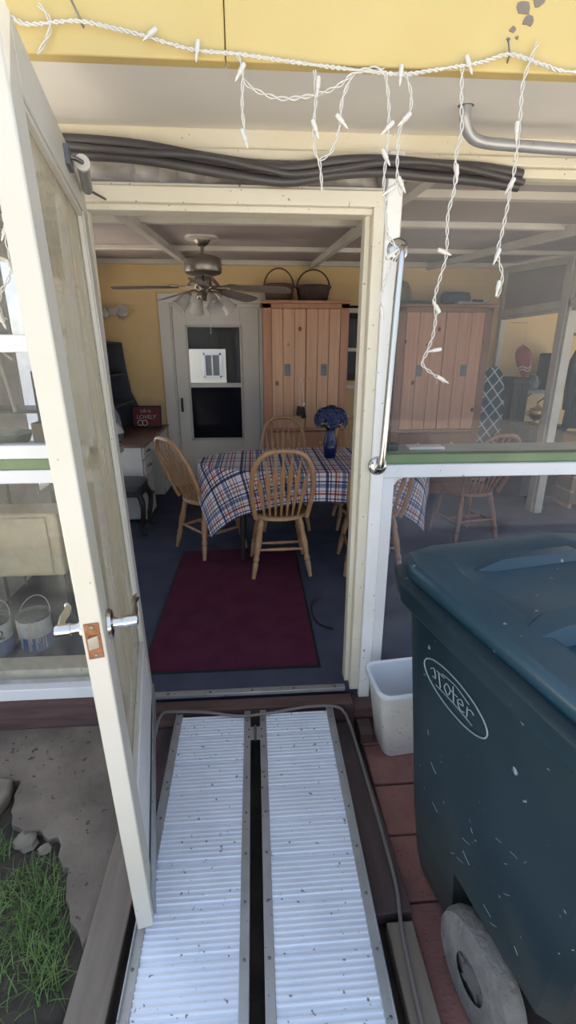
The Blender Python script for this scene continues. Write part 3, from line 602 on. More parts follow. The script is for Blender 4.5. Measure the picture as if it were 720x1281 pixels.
# ------------------------------------------------------------ big green wheeled bin
BN = E('wheeled_bin', (.811, .907, -.164), R(11.3)); tag(BN, 'large dark green wheeled rubbish bin with closed ridged lid', 'bin')
def binring(hx, y0, y1, z, ch, notch=0, ny=.06):
    # chamfered corners towards the house (+y), extra points for the wheel wells
    L_ = []
    for s in (1, -1):
        p = [(s*hx, y1-ch), (s*(hx-.25*ch), y1-.25*ch), (s*(hx-ch), y1)]
        L_ += p if s > 0 else p[::-1]
    L_ += [(-hx, ny+.001), (-hx+notch, ny), (-hx+notch, y0+.03), (-hx+notch+.03, y0)]
    L_ += [(hx-notch-.03, y0), (hx-notch, y0+.03), (hx-notch, ny), (hx, ny+.001)]
    return [(x, y, z) for x, y in L_]
body = MB().loft([binring(.225, -.26, .30, .02, .07, .07), binring(.24, -.27, .32, .06, .08, .07), binring(.262, -.28, .345, .27, .09, .07), binring(.264, -.285, .347, .30, .09, .0), binring(.325, -.36, .405, 1.06, .12, 0)]).build('body', M['bin'], BN, bevel=.012, ang=50)
MB().loft([binring(.352, -.385, .432, 1.045, .13), binring(.362, -.395, .442, 1.055, .135), binring(.37, -.40, .45, 1.115, .14), binring(.36, -.39, .44, 1.12, .135)]).build('rim_flange', M['bin'], BN, bevel=.008, ang=50)
lid = MB().loft([binring(.330, -.42, .425, 1.110, .12), binring(.338, -.44, .437, 1.118, .125), binring(.338, -.44, .437, 1.148, .125), binring(.326, -.43, .424, 1.163, .12), binring(.245, -.35, .315, 1.172, .09), binring(.225, -.33, .290, 1.158, .08)]).build('lid', M['binlid'], BN, bevel=.006, ang=50)
def ridge(y, x0, x1, w_, h_):
    z = 1.158
    return MB().loft([[(x0, y-w_*.2, z), (x0, y+w_*.2, z), (x0, y+w_*.15, z+.002), (x0, y-w_*.15, z+.002)], [(x0+.05, y-w_*.5, z), (x0+.05, y+w_*.5, z), (x0+.07, y+w_*.32, z+h_), (x0+.07, y-w_*.32, z+h_)],
                      [(x1-.05, y-w_*.5, z), (x1-.05, y+w_*.5, z), (x1-.07, y+w_*.32, z+h_), (x1-.07, y-w_*.32, z+h_)], [(x1, y-w_*.2, z), (x1, y+w_*.2, z), (x1, y+w_*.15, z+.002), (x1, y-w_*.15, z+.002)]]).build('ridge', M['binlid'], lid, bevel=.008)
ridge(.25, -.18, .20, .05, .030); ridge(-.055, -.285, .24, .095, .036); ridge(-.225, -.30, .24, .10, .036)
hb_ = MB()
for x in (-.2, .2): hb_.b(x-.02, x+.02, -.47, -.36, 1.09, 1.13)
hb_.build('hinge_arm', M['bin'], BN, bevel=.006)
MB().tube([(-.30, -.47, 1.10), (.30, -.47, 1.10)], .016, 14).build('handle_bar', M['black'], BN)
for s in (-1, 1):
    wh = MB().lathe([(.055, -.034), (.12, -.034), (.14, -.028), (.148, -.012), (.148, .012), (.14, .028), (.12, .034), (.055, .034)], (s*.272, -.10, .148), 36, Matrix.Rotation(R(90), 3, 'Y')).build('wheel', M['tyre'], BN)
    hbm = MB().lathe([(0, -.03), (.03, -.032), (.035, -.022), (.118, -.018), (.118, .018), (.035, .022), (.03, .032), (0, .03)], (s*.272, -.10, .148), 28, Matrix.Rotation(R(90), 3, 'Y'))
    for k in range(6):
        a = k*pi/3
        hbm.box((s*.272, -.10+.075*cos(a), .148+.075*sin(a)), (.052, .09, .016), Matrix.Rotation(a, 3, 'X'))
    hbm.build('wheel_hub', M['hub'], wh)
MB().tube([(-.26, -.10, .148), (.26, -.10, .148)], .012, 12).build('axle', M['steel'], BN)
# worn oval maker's mark on the side panel: raised line and script-like strokes
def face_pt(u, vv, off=.002):   # u along local y (towards the house), vv height, on the side panel
    z = vv; t = (z-.30)/(1.06-.30); hx = .264+(.325-.264)*t
    return (-hx-off, u, z)
EMU, EMV, EA, EB = .105, .895, .135, .055
er = MB().tube([face_pt(EMU+EA*cos(2*pi*k/48), EMV+EB*sin(2*pi*k/48)) for k in range(49)], .0022, 6).build('oval_mark', M['emboss'], BN)
rg = random.Random(21)
def stroke(pts): return [face_pt(EMU-EA*.8*p[0], EMV+EB*.8*p[1]) for p in smooth_pts([(a, b_, 0) for a, b_ in pts], 6)]
sc_ = MB()
for pts in ([(-.95, .1), (-.80, .35), (-.72, -.2), (-.85, -.25)], [(-.6, .45), (-.5, -.5)], [(-.68, .42), (-.35, .5)], [(-.35, -.1), (-.25, .3), (-.1, .1), (-.2, -.4), (-.35, -.1)],
            [(0, .6), (.05, -.5)], [(-.1, .15), (.18, .2)], [(.2, -.1), (.4, .05), (.32, .3), (.2, .0), (.3, -.4), (.45, -.3)], [(.55, .3), (.55, -.4)], [(.55, .1), (.68, .32), (.78, .2)], [(-.7, -.65), (.1, -.5), (.75, -.55)], [(-.45, .62), (.1, .8), (.6, .55)]):
    sc_.tube(stroke(pts), .0017, 5)
sc_.build('script_mark', M['emboss'], BN)
sc_ = MB()
for _ in range(16):
    u, vv = rg.uniform(-.2, .25), rg.uniform(.35, .72); du, dv = rg.uniform(-.03, .03), rg.uniform(-.03, .012)
    sc_.tube([face_pt(u, vv, .0004), face_pt(u+du*.5, vv+dv*.6, .0004), face_pt(u+du, vv+dv, .0004)], .0008, 4)
sc_.build('scratch', M['emboss'], BN)
# ------------------------------------------------------------ pipe under the eave, grab bar on the post
pb = E('bent_pipe', (.60, 1.62, 2.20)); tag(pb, 'bent grey metal pipe fixed under the eave above the window', 'pipe')
MB().tube(smooth_pts([(.02, -.02, .02), (.022, -.015, -.015), (.045, 0, -.045), (.09, .01, -.06), (.2, .012, -.066), (.45, .012, -.074), (.9, .012, -.085), (1.9, .012, -.11)], 6), .0155, 14).build('pipe_run', M['alurail'], pb)
MB().lathe([(.05, .028), (.05, .034), (.03, .020), (.018, .012), (0, .012)], (.02, -.02, 0), 18).build('flange', M['iron'], pb)
gb = E('grab_bar', (.515, 1.88, 1.5)); tag(gb, 'vertical brushed steel grab bar screwed to the door post', 'grab bar')
MB().tube(smooth_pts([(.012, 0, .40), (.012, -.035, .398), (.012, -.05, .375), (.006, -.05, .2), (-.004, -.05, -.2), (-.010, -.05, -.365), (-.012, -.035, -.39), (-.012, 0, -.395)], 6), .0135, 14).build('rail', M['chrome'], gb)
for x, z in ((.012, .40), (-.012, -.395)):
    fl = MB().lathe([(0, .012), (.022, .012), (.036, .006), (.04, 0)], (x, 0, z), 24, Matrix.Rotation(R(90), 3, 'X')).build('flange', M['chrome'], gb)
    for k in range(3):
        MB().ball((x+.028*cos(k*2.1+.5), -.010, z+.028*sin(k*2.1+.5)), .004, 8, 6).build('screw', M['steel'], fl)
# ------------------------------------------------------------ black hoses and plastic sheet over the doorway
hs = E('black_hose', (0, 0, 0)); tag(hs, 'bundle of sagging black hose running above the door frame', 'hose')
for dz, dyy, rr in ((.012, 0, .017), (-.020, .012, .016), (-.004, -.022, .010)):
    pts = [(-.80, 1.86, 2.19), (-.55, 1.86, 2.182), (-.35, 1.86, 2.165), (-.15, 1.86, 2.150), (.05, 1.855, 2.128), (.15, 1.855, 2.12), (.30, 1.855, 2.135), (.45, 1.855, 2.147), (.62, 1.86, 2.15), (.80, 1.87, 2.142), (.95, 1.88, 2.12)]
    MB().tube(smooth_pts([(p[0], p[1]+dyy, p[2]+dz+.008*sin(p[0]*9+rr*300)) for p in pts], 6), rr, 10).build('hose_strand', M['hose'], hs)
mb = MB(); gx = 40
rows_ = []
for j in range(6):
    rows_.append([mb.bm.verts.new((-.60+1.06*i/gx, 1.955+.012*sin(i*.9+j)+.008*sin(i*2.1), 2.095+.105*j/5+.004*sin(i*.6))) for i in range(gx+1)])
for j in range(5):
    for i in range(gx): mb.bm.faces.new([rows_[j][i], rows_[j][i+1], rows_[j+1][i+1], rows_[j+1][i]])
o = mb.build('plastic_sheet', M['plastic']); sd = o.modifiers.new('t', 'SOLIDIFY'); sd.thickness = .002
tag(o, 'crumpled greyish plastic sheet stuffed in the gap above the door frame', 'plastic sheet')
# ------------------------------------------------------------ icicle lights
IL = E('icicle_light_string', (0, 0, 0)); tag(IL, 'white icicle light string hooked along the yellow eave board', 'string lights')
def twist(pts, r=.0016, off=.0022, pitch=.026):
    P = smooth_pts(pts, 10); mb = MB()
    for ph in (0, pi):
        out = []; s_ = 0
        for i, p in enumerate(P):
            if i: s_ += (P[i]-P[i-1]).length
            t = (P[min(i+1, len(P)-1)]-P[max(i-1, 0)]).normalized(); n_ = t.cross(Vector((0, 1, 0)))
            n_ = n_.normalized() if n_.length > 1e-3 else Vector((1, 0, 0)); b_ = t.cross(n_)
            a = 2*pi*s_/pitch+ph
            out.append(p+n_*off*cos(a)+b_*off*sin(a))
        mb.tube(out, r, 5)
    return mb
STR['main'] = [(-1.9, 1.318, 2.20), (-1.6, 1.318, 2.19), (-1.3, 1.318, 2.20), (-1.0, 1.318, 2.215), (-.8, 1.318, 2.20), (-.63, 1.318, 2.215)] + STR['main'] + [(1.1, 1.318, 2.17), (1.6, 1.318, 2.20), (2.3, 1.318, 2.17)]
for k, pts in STR.items():
    if k in ('A','C','D','E','stub','F'):
        twist(pts, pitch=.06, off=.0026).build('drop_wire', M['wire'], IL)
    elif k == 'main': twist(pts, r=.0024, off=.0026, pitch=.03).build('main_wire', M['wire'], IL)
    else: twist(pts, pitch=.055, off=.0032).build('drop_wire', M['wire'], IL)
for tip, base in BULBS:
    t, b_ = Vector(tip), Vector(base); d = (t-b_).normalized()
    Mx = d.to_track_quat('Z', 'Y').to_matrix()
    so_ = MB().lathe([(0, 0), (.0048, 0), (.0055, .004), (.0055, .020), (.0045, .023)], t-d*.036, 10, Mx).build('socket', M['wire'], IL)
    MB().lathe([(.0035, 0), (.0035, .006), (.002, .014), (0, .018)], t-d*.014, 8, Mx).build('bulb', M['bulb'], so_)
for x, z, lab in ((-.352, 2.225, 'thin dark nail holding the light wire near the open door'), (.600, 2.195, 'thin dark nail holding the light wire above the window')):
    tag(MB().tube([(x-.012, 1.31, z+.025), (x, 1.318, z), (x+.004, 1.345, z-.02)], .0022, 6).build('nail', M['steel']), lab, 'nail')

# ================================================================== INTERIOR
# rug
rug = MB().b(-.595, .300, 2.06, 3.60, .002, .009).build('floor_mat', M['rug']); tag(rug, 'burgundy rubber-edged floor mat running from the threshold to the table', 'mat')
rb = MB()
for q in ((-.608, -.595, 2.045, 3.613), (.300, .313, 2.045, 3.613), (-.595, .300, 2.045, 2.06), (-.595, .300, 3.60, 3.613)): rb.b(q[0], q[1], q[2], q[3], .002, .007)
rb.build('rubber_edge', M['black'], rug)
# ---------------------------------------------------------------- chairs
def make_chair(wm):
    c = E('dining_chair')
    pl = []
    for k in range(28):
        a = 2*pi*k/28; x = .215*cos(a)*(1-.08*sin(a)*-1); y = .205*sin(a)
        pl.append((x*(abs(cos(a))**-.12 if abs(cos(a)) > .2 else 1), y))
    up = [(x, y, .437) for x, y in pl]
    st_ = MB().loft([[(x*.93, y*.93, .425) for x, y in pl], [(x, y, .432) for x, y in pl], [(x, y, .447) for x, y in pl], [(x*.95, y*.95, .457) for x, y in pl], [(x*.55, y*.5-.02, .447) for x, y in pl]])
    st_.build('seat', wm, c, ang=60)
    # bow
    def bp(t):  # t 0..1 along the bow, from one foot to the other
        a = pi*(1-t)
        h = sin(a)**.72 if sin(a) > 0 else 0
        xw = .150+.062*min(1, h*1.25) if False else None
        X_ = .228*math.copysign(abs(cos(a))**.62, cos(a)) * (1 - .22*(1-h)**2)
        return Vector((X_, -.165-.20*h**1.0, .445+.51*h))
    P = [bp(i/40) for i in range(41)]
    MB().tube(P, .0165, 10).build('back_bow', wm, c)
    for k in range(7):
        x0 = -.115+.23*k/6; x1 = -.168+.336*k/6
        hh = .51*(1-(abs(x1)/.228)**2*.42)-.012; yy = -.165-.20*(hh/.51)
        p0, p1 = Vector((x0, -.155, .445)), Vector((x1, yy, .445+hh))
        d = p1-p0; rings = []
        side = Vector((1, 0, 0)); nrm = d.cross(side).normalized()
        for t, w_, th in ((0, .007, .007), (.10, .008, .007), (.35, .013, .006), (.58, .0165, .0055), (.70, .0195, .005), (.80, .008, .006), (1, .0065, .0065)):
            q = p0+d*t; rings.append([q+side*w_*cos(a)+nrm*th*sin(a) for a in [2*pi*j/8 for j in range(8)]])
        MB().loft(rings).build('arrow_slat', wm, c, ang=60)
    for sx in (-1, 1):
        for sy in (-1, 1):
            a, b_ = Vector((sx*.135, sy*.13, .43)), Vector((sx*.205, sy*.205, .0))
            ts = [0, .05, .12, .14, .17, .20, .40, .58, .62, .65, .70, .72, .75, .95, 1]
            rs = [.014, .017, .023, .018, .023, .018, .0255, .020, .016, .022, .022, .016, .021, .015, .014]
            MB().tube([a+(b_-a)*t for t in ts], rs, 12).build('leg', wm, c)
    def lp(sx, sy, t): return Vector((sx*(.135+.07*t), sy*(.13+.075*t), .43*(1-t)))
    for sx in (-1, 1):
        a, b_ = lp(sx, -1, .56), lp(sx, 1, .56)
        MB().tube([a, a+(b_-a)*.3, a+(b_-a)*.5, a+(b_-a)*.7, b_], [.008, .011, .014, .011, .008], 10).build('stretcher', wm, c)
    a, b_ = lp(-1, 0, .56), lp(1, 0, .56)
    MB().tube([a, a+(b_-a)*.3, a+(b_-a)*.5, a+(b_-a)*.7, b_], [.008, .011, .014, .011, .008], 10).build('stretcher', wm, c)
    a, b_ = lp(-1, -1, .52), lp(1, -1, .52)
    MB().tube([a, a+(b_-a)*.5, b_], [.008, .013, .008], 10).build('stretcher', wm, c)
    return c
ch0 = make_chair(M['oak'])
chairs = [(.165, 3.275, 2, 'honey oak arrow-back chair seen from behind on the burgundy mat, fully in view'),
          (-.385, 3.70, -51, 'honey oak arrow-back chair turned side-on at the table end nearest the white desk'),
          (.27, 4.22, 180, 'honey oak chair on the far side of the table facing the viewer before the cupboard'),
          (.95, 4.20, 176, 'honey oak chair on the far side of the table just behind the blue vase'),
          (.845, 3.27, -3, 'honey oak chair on the near side of the table, mostly hidden by the door post')]
for i, (x, y, a, lab) in enumerate(chairs):
    c = ch0 if i == 0 else copy_tree(ch0)
    c.location = (x, y, .0095 if i == 0 else .001); c.rotation_euler = (0, 0, R(a)); tag(c, lab, 'chair', 'dining chairs round the table')
c = make_chair(M['oakred']); c.location = (1.80, 3.78, .001); c.rotation_euler = (0, 0, R(12)); tag(c, 'dark reddish bow-back chair seen through the upper window beside the lattice-patterned ironing board', 'chair', 'dining chairs round the table')
# ---------------------------------------------------------------- table and cloth
TX, TY, TA, TB = .46, 3.62, .90, .46
tb = E('dining_table', (TX, TY, 0)); tag(tb, 'oval dining table with dark legs hidden under the plaid cloth', 'table')
el = [(TA*.985*cos(2*pi*k/64), TB*.985*sin(2*pi*k/64)) for k in range(64)]
MB().prism(el, .725, .752).build('tabletop', M['oak'], tb, bevel=.005)
for sx in (-1, 1):
    for sy in (-1, 1):
        MB().tube([(sx*.56, sy*.20, .725), (sx*.565, sy*.20, .6), (sx*.57, sy*.205, .3), (sx*.575, sy*.21, 0.01)], [.030, .026, .022, .016], 12).build('leg', M['darkwood'], tb)
cm = bpy.data.materials.new('plaid_cloth'); cm.use_nodes = True
t = cm.node_tree; N = t.nodes; L = t.links; p = N['Principled BSDF']; p.inputs['Roughness'].default_value = .85
uv = N.new('ShaderNodeUVMap'); sx_ = N.new('ShaderNodeSeparateXYZ'); L.new(uv.outputs[0], sx_.inputs[0])
def plaid(sock, per, off):
    a = N.new('ShaderNodeMath'); a.operation = 'MULTIPLY_ADD'; a.inputs[1].default_value = 1/per; a.inputs[2].default_value = off; L.new(sock, a.inputs[0])
    b_ = N.new('ShaderNodeMath'); b_.operation = 'FRACT'; L.new(a.outputs[0], b_.inputs[0])
    r = N.new('ShaderNodeValToRGB'); r.color_ramp.interpolation = 'CONSTANT'
    W = (1, 1, 1, 1); NV = (.10, .12, .26, 1); RD = (.55, .16, .16, 1); BL = (.30, .36, .58, 1); GR = (.55, .53, .52, 1)
    seq = [(0, W), (.08, NV), (.15, W), (.19, NV), (.215, W), (.30, RD), (.345, W), (.38, RD), (.40, W), (.47, BL), (.57, W), (.60, NV), (.635, W), (.70, GR), (.76, W), (.82, RD), (.85, W), (.90, BL), (.93, W)]
    e = r.color_ramp.elements
    while len(e) < len(seq): e.new(.99)
    for q, (pos, colr) in zip(e, seq): q.position = pos; q.color = colr
    L.new(b_.outputs[0], r.inputs[0]); return r.outputs[0]
mx = N.new('ShaderNodeMix'); mx.data_type = 'RGBA'; mx.blend_type = 'MULTIPLY'; mx.inputs[0].default_value = 1
L.new(plaid(sx_.outputs[0], .30, 0), mx.inputs[6]); L.new(plaid(sx_.outputs[1], .30, .35), mx.inputs[7])
m2 = N.new('ShaderNodeMix'); m2.data_type = 'RGBA'; m2.blend_type = 'MULTIPLY'; m2.inputs[0].default_value = 1
L.new(mx.outputs[2], m2.inputs[6]); m2.inputs[7].default_value = (.72, .71, .73, 1)
L.new(m2.outputs[2], p.inputs['Base Color'])
CX, CY = 2.16, 1.34
nx, ny = 150, 100
me = bpy.data.meshes.new('tablecloth'); vs, fs, uvs = [], [], []
def near_ellipse(px, py):
    th = math.atan2(py/TB, px/TA)
    for _ in range(12):
        c_, s_ = cos(th), sin(th)
        f1 = (TA*TA-TB*TB)*c_*s_*-1 + px*TA*s_ - py*TB*c_
        f2 = -(TA*TA-TB*TB)*(c_*c_-s_*s_) + px*TA*c_ + py*TB*s_
        if abs(f2) < 1e-9: break
        st_ = f1/f2; th -= max(-.3, min(.3, st_))
    return th
for j in range(ny+1):
    for i in range(nx+1):
        px, py = CX*(i/nx-.5), CY*(j/ny-.5)
        uvs.append((px, py))
        if (px/TA)**2+(py/TB)**2 <= 1: vs.append((px, py, .758)); continue
        th = near_ellipse(px, py)
        e_ = Vector((TA*cos(th), TB*sin(th))); nr = Vector((cos(th)/TA, sin(th)/TB)).normalized()
        s_ = (Vector((px, py))-e_).length
        curl = min(s_, .03)
        out = .012*(1-math.exp(-s_/.02)) + .10*s_ + .055*s_*sin(th*9+.8) + .02*s_*sin(th*17)
        z = .758 - s_*.985
        q = e_+nr*out
        vs.append((q.x, q.y, z))
for j in range(ny):
    for i in range(nx):
        a = j*(nx+1)+i; fs.append((a, a+1, a+nx+2, a+nx+1))
me.from_pydata(vs, [], fs); ul = me.uv_layers.new(name='UVMap')
for lo_ in me.loops: ul.data[lo_.index].uv = uvs[lo_.vertex_index]
for q in me.polygons: q.use_smooth = True
me.materials.append(cm)
cl_o = bpy.data.objects.new('tablecloth', me); COL.objects.link(cl_o); cl_o.location = (TX, TY, 0)
sd = cl_o.modifiers.new('t', 'SOLIDIFY'); sd.thickness = .002; sd.offset = 1
tag(cl_o, 'white, navy and red plaid cloth draped over the oval dining table', 'tablecloth')
# vase with blue flowers
vz = E('flower_vase', (.585, 3.64, .762)); tag(vz, 'tall cobalt blue glass vase standing on the plaid cloth', 'vase')
MB().lathe([(0, 0), (.040, 0), (.044, .01), (.052, .06), (.053, .10), (.046, .15), (.036, .19), (.032, .21), (.036, .225), (.040, .23), (.036, .226), (.028, .21), (.03, .19), (.03, .1), (0, .02)], seg=28).build('vessel', M['blue'], vz)
fb = E('flower_bouquet', (.585, 3.64, .975)); tag(fb, 'domed bunch of artificial blue flowers standing in the cobalt vase', 'flowers')
MB().tube([(0, 0, -.18), (.004, 0, 0), (0, 0, .09)], .012, 8).build('stems', M['leaf'], fb)
rg = random.Random(9)
def flower(c, d, r):
    Mx = Matrix.Translation(Vector(c)) @ Vector(d).to_track_quat('Z', 'Y').to_matrix().to_4x4()
    mb = MB()
    for ly in range(2):
        for k in range(7):
            a = 2*pi*(k+.5*ly)/7; rr = r*(1-.3*ly)
            P = [Vector((cos(a+q)*rr*f, sin(a+q)*rr*f, zz+.012*ly)) for q, f, zz in ((0, .08, 0), (-.38, .62, .010), (-.22, 1, .004), (0, 1.08, -.004), (.22, 1, .004), (.38, .62, .010))]
            vs_ = [mb.bm.verts.new(Mx @ q) for q in P]; mb.bm.faces.new(vs_)
    mb.ball(Mx @ Vector((0, 0, .012)), r*.22, 8, 6)
    return mb
for (a, e_) in ((0, 90), (0, 40), (60, 42), (120, 40), (180, 42), (240, 40), (300, 42), (30, 5), (90, 5), (150, 5), (210, 5), (270, 5), (330, 5)):
    d = Vector((cos(R(a))*cos(R(e_)), sin(R(a))*cos(R(e_)), sin(R(e_))))
    flower(Vector((0, 0, .075))+d*Vector((1, 1, .9)).length*.045+Vector((d.x*.035, d.y*.035, d.z*.02)), d, .052).build('bloom', M['petal'], fb, smooth=False)
for a in range(0, 360, 60):
    l_ = MB(); d = Vector((cos(R(a+20)), sin(R(a+20)), 0)); n_ = Vector((-d.y, d.x, 0))
    v0 = [l_.bm.verts.new(q) for q in (d*.02+Vector((0,0,.02)), d*.06+n_*.02+Vector((0,0,.045)), d*.095+Vector((0,0,.03)), d*.06-n_*.02+Vector((0,0,.045)))]
    l_.bm.faces.new(v0); l_.build('leaf', M['leaf'], fb, smooth=False)
# ---------------------------------------------------------------- cupboards
def cupboard(x0, x1, yf, yb, ztop, zsplit, mf, mp, lab, knob, dkn):
    c = E('pine_cupboard', ((x0+x1)/2, yf, 0)); tag(c, lab, 'cupboard', 'pine cupboards along the back wall')
    hw_ = (x1-x0)/2; d = yb-yf
    mb = MB(); mb.b(-hw_, -hw_+.03, 0, d, .02, ztop-.03).b(hw_-.03, hw_, 0, d, .02, ztop-.03).b(-hw_, hw_, d-.02, d, .02, ztop-.03).b(-hw_, hw_, .0, d, ztop-.06, ztop-.03).b(-hw_, hw_, .0, d, .02, .10).b(-hw_, hw_, 0, d, zsplit-.06, zsplit-.02)
    mb.b(-hw_, -hw_+.085, -.012, .02, .02, ztop-.03).b(hw_-.085, hw_, -.012, .02, .02, ztop-.03).b(-hw_, hw_, -.012, .02, ztop-.075, ztop-.03).b(-hw_, hw_, -.012, .02, 0, .12)
    mb.build('carcass', mf, c, bevel=.003)
    MB().b(-hw_-.02, hw_+.02, -.03, d, ztop-.03, ztop).build('cornice', mf, c, bevel=.006)
    MB().b(-hw_-.008, hw_+.008, -.022, .01, zsplit-.05, zsplit-.02).build('waist_rail', mf, c, bevel=.006)
    for s in (-1, 1):
        xa, xb = (-hw_+.087, -.002) if s < 0 else (.002, hw_-.087)
        dm = MB(); n = 3; w_ = (xb-xa)/n
        for k in range(n): dm.b(xa+k*w_+.0015, xa+(k+1)*w_-.0015, -.016, .012, zsplit-.018, ztop-.078)
        dr = dm.build('door', mp, c, bevel=.004)
        sv = Matrix.Rotation(R(90), 3, 'X')
        MB().lathe([(.006, 0), (.006, .012), (.014, .02), (.016, .028), (.010, .036), (0, .038)], (s*knob[0], -.016, knob[1]), 14, sv).build('knob', M['brass'] if s > 0 else M['offwhite'], dr)
        # small pewter motif screwed on each door
        ox = s*knob[2]; oz = knob[3]
        mo = MB(); mo.b(ox-.032, ox+.032, -.019, -.015, oz-.06, oz+.06)
        for q in range(5): mo.tube([(ox-.026+.013*q, -.021, oz-.05), (ox-.02+.01*q+.006*(-1)**q, -.022, oz), (ox-.026+.013*q, -.021, oz+.05)], .0032, 6)
        mo.tube([(ox-.03, -.021, oz+.01), (ox, -.023, oz+.03), (ox+.03, -.021, oz+.008)], .004, 6)
        mo.build('pewter_motif', M['iron'], dr)
    zz = [(.14, zsplit-.36), (zsplit-.35, zsplit-.065)]
    for k, (a, b_) in enumerate(zz):
        dw = MB().b(-hw_+.09, hw_-.09, -.016, .012, a, b_).build('drawer', mf if k == 0 else mp if dkn == 0 else mf, c, bevel=.005)
        for s in (-1, 1): MB().lathe([(.006, 0), (.006, .012), (.014, .02), (.015, .028), (0, .034)], (s*dkn_x(hw_), -.016, (a+b_)/2+.03), 12, Matrix.Rotation(R(90), 3, 'X')).build('knob', M['brass'], dw)
    return c
def dkn_x(h): return h*.38
cupboard(.105, .985, 5.15, 5.66, 2.045, .79, M['pineframe'], M['pine'], 'knotty pine cupboard right of the back door with two wicker baskets on top', (.055, 1.285, .19, 1.375), 1)
cupboard(1.50, 2.50, 5.15, 5.66, 2.02, .76, M['pineredframe'], M['pinered'], 'redder pine cupboard beyond the door post, with a blue bundle on top', (.05, 1.25, .24, 1.365), 1)
kc = E('key_bunch', (.490, 5.075, 1.27)); tag(kc, 'long cord with black tags hanging from the pale knob of the pine cupboard', 'keys')
MB().tube([(-.012, .0, -.20), (-.016, .01, -.06), (-.008, .014, .018), (0, .012, .026), (.008, .014, .018), (.022, .01, -.06), (.03, .0, -.21)], .0035, 6).build('cord', M['offwhite'], kc)
MB().box((-.02, 0, -.31), (.045, .02, .10), Matrix.Rotation(R(8), 3, 'Y')).box((.025, 0, -.33), (.05, .02, .12), Matrix.Rotation(R(-12), 3, 'Y')).build('tag', M['black'], kc, bevel=.008)
MB().box((-.012, -.004, -.235), (.012, .006, .07)).box((.03, -.004, -.24), (.03, .006, .04), Matrix.Rotation(R(35), 3, 'Y')).build('key', M['offwhite'], kc, bevel=.002)
# baskets
def basket(x, y, z, rx, ry, h, hh, m, lab, pattern):
    b = E('wicker_basket', (x, y, z)); tag(b, lab, 'basket', 'wicker baskets on the pine cupboard')
    rings = []
    N_ = 11
    for k in range(N_+1):
        t = k/N_; f = .80+.20*t**.7
        f2 = f + (.012 if k % 2 else 0)
        rings.append([(rx*f2*cos(2*pi*q/40)+(.002*(-1)**(q+k)), ry*f2*sin(2*pi*q/40)+(.002*(-1)**(q+k)), h*t) for q in range(40)])
    MB().loft(rings, True, False).build('woven_body', m, b)
    MB().tube([(rx*1.02*cos(2*pi*q/40), ry*1.02*sin(2*pi*q/40), h) for q in range(41)], .012, 8).build('rim', m, b)
    pts = [(rx*1.0*cos(pi-pi*q/24), 0, h-.02+(hh)*sin(pi*q/24)) for q in range(25)]
    MB().tube(pts, .013, 8, flat=(1, .6)).build('handle', m, b)
    return b
basket(.282, 5.40, 2.046, .155, .13, .16, .185, M['basket'], 'round reddish brown wicker basket with tall hoop handle, nearer the back door', 0)
basket(.642, 5.40, 2.046, .175, .14, .15, .185, M['basketdark'], 'wider dark brown wicker basket with hoop handle, at the post end of the cupboard', 1)
# things on the second cupboard
o = MB().tube([(-.15, 0, 0), (-.14, 0, .0), (.0, .01, .004), (.13, 0, 0), (.14, 0, 0)], [.05, .068, .072, .066, .045], 16).build('cloth_bundle', M['bluecloth'], bevel=0); o.location = (2.20, 5.42, 2.094); tag(o, 'rolled blue patterned fabric bundle on top of the redder cupboard', 'fabric')
o = MB().box((0, 0, 0), (.36, .07, .03)).build('white_board', M['offwhite'], bevel=.004); o.location = (2.30, 5.25, 2.037); o.rotation_euler = (0, 0, R(10)); tag(o, 'pale flat board lying in front of the blue bundle', 'board')
o = MB().box((0, 0, 0), (.34, .12, .035)).build('flat_black_case', M['black'], bevel=.006); o.location = (1.72, 5.3, 2.04); tag(o, 'long flat black case on the redder cupboard next to the post', 'case')
bo = MB().lathe([(0, 0), (.085, 0), (.10, .05), (.095, .14), (.06, .22), (.03, .25), (0, .25)], seg=20).build('brown_jug', M['cardboard']); bo.location = (1.62, 5.48, 2.022); tag(bo, 'dull brown bag-shaped jug on the redder cupboard behind the door post', 'jug')
o = MB().tube([(-.05, 0, 0), (.05, 0, 0)], .035, 14).build('black_torch', M['black']); o.location = (2.43, 5.40, 2.056); tag(o, 'small black cylinder at the partition end of the redder cupboard', 'torch')
# ---------------------------------------------------------------- desk, hutch and clutter
dk = E('writing_desk', (-1.645, 4.36, 0)); tag(dk, 'white kneehole desk with brown top along the end wall', 'desk')
dw_, dl = .62, 1.30
MB().b(0, dw_+.02, -.02, dl, .725, .75).build('desk_top', M['desktop'], dk, bevel=.004)
MB().b(0, dw_-.02, 0, .02, .03, .725).b(0, dw_-.02, .34, .36, .03, .725).b(0, dw_-.02, .02, .34, .03, .05).b(0, .02, 0, dl-.02, .1, .725).b(0, dw_-.02, dl-.36, dl-.34, .0, .725).b(0, dw_-.02, dl-.04, dl-.02, .0, .725).b(0, .45, .36, dl-.36, .60, .725).build('carcass', M['desk'], dk, bevel=.003)
def kb(x, y, z, p): MB().lathe([(.005, 0), (.005, .012), (.012, .018), (.010, .026), (0, .028)], (x, y, z), 10, Matrix.Rotation(R(90), 3, 'Y')).build('knob', M['steel'], p)
for a, b_ in ((.61, .72), (.45, .60), (.05, .44)):
    q = MB().b(dw_-.02, dw_, .022, .338, a, b_).build('drawer', M['desk'], dk, bevel=.004)
    kb(dw_, .18, (a+b_)/2, q)
    MB().b(dw_, dw_+.012, .12, .24, (a+b_)/2-.008, (a+b_)/2+.008).build('pull', M['steel'], q, bevel=.003)
q = MB().b(dw_-.02, dw_, .362, dl-.362, .62, .72).build('drawer', M['desk'], dk, bevel=.004); kb(dw_, .55, .67, q); kb(dw_, .80, .67, q)
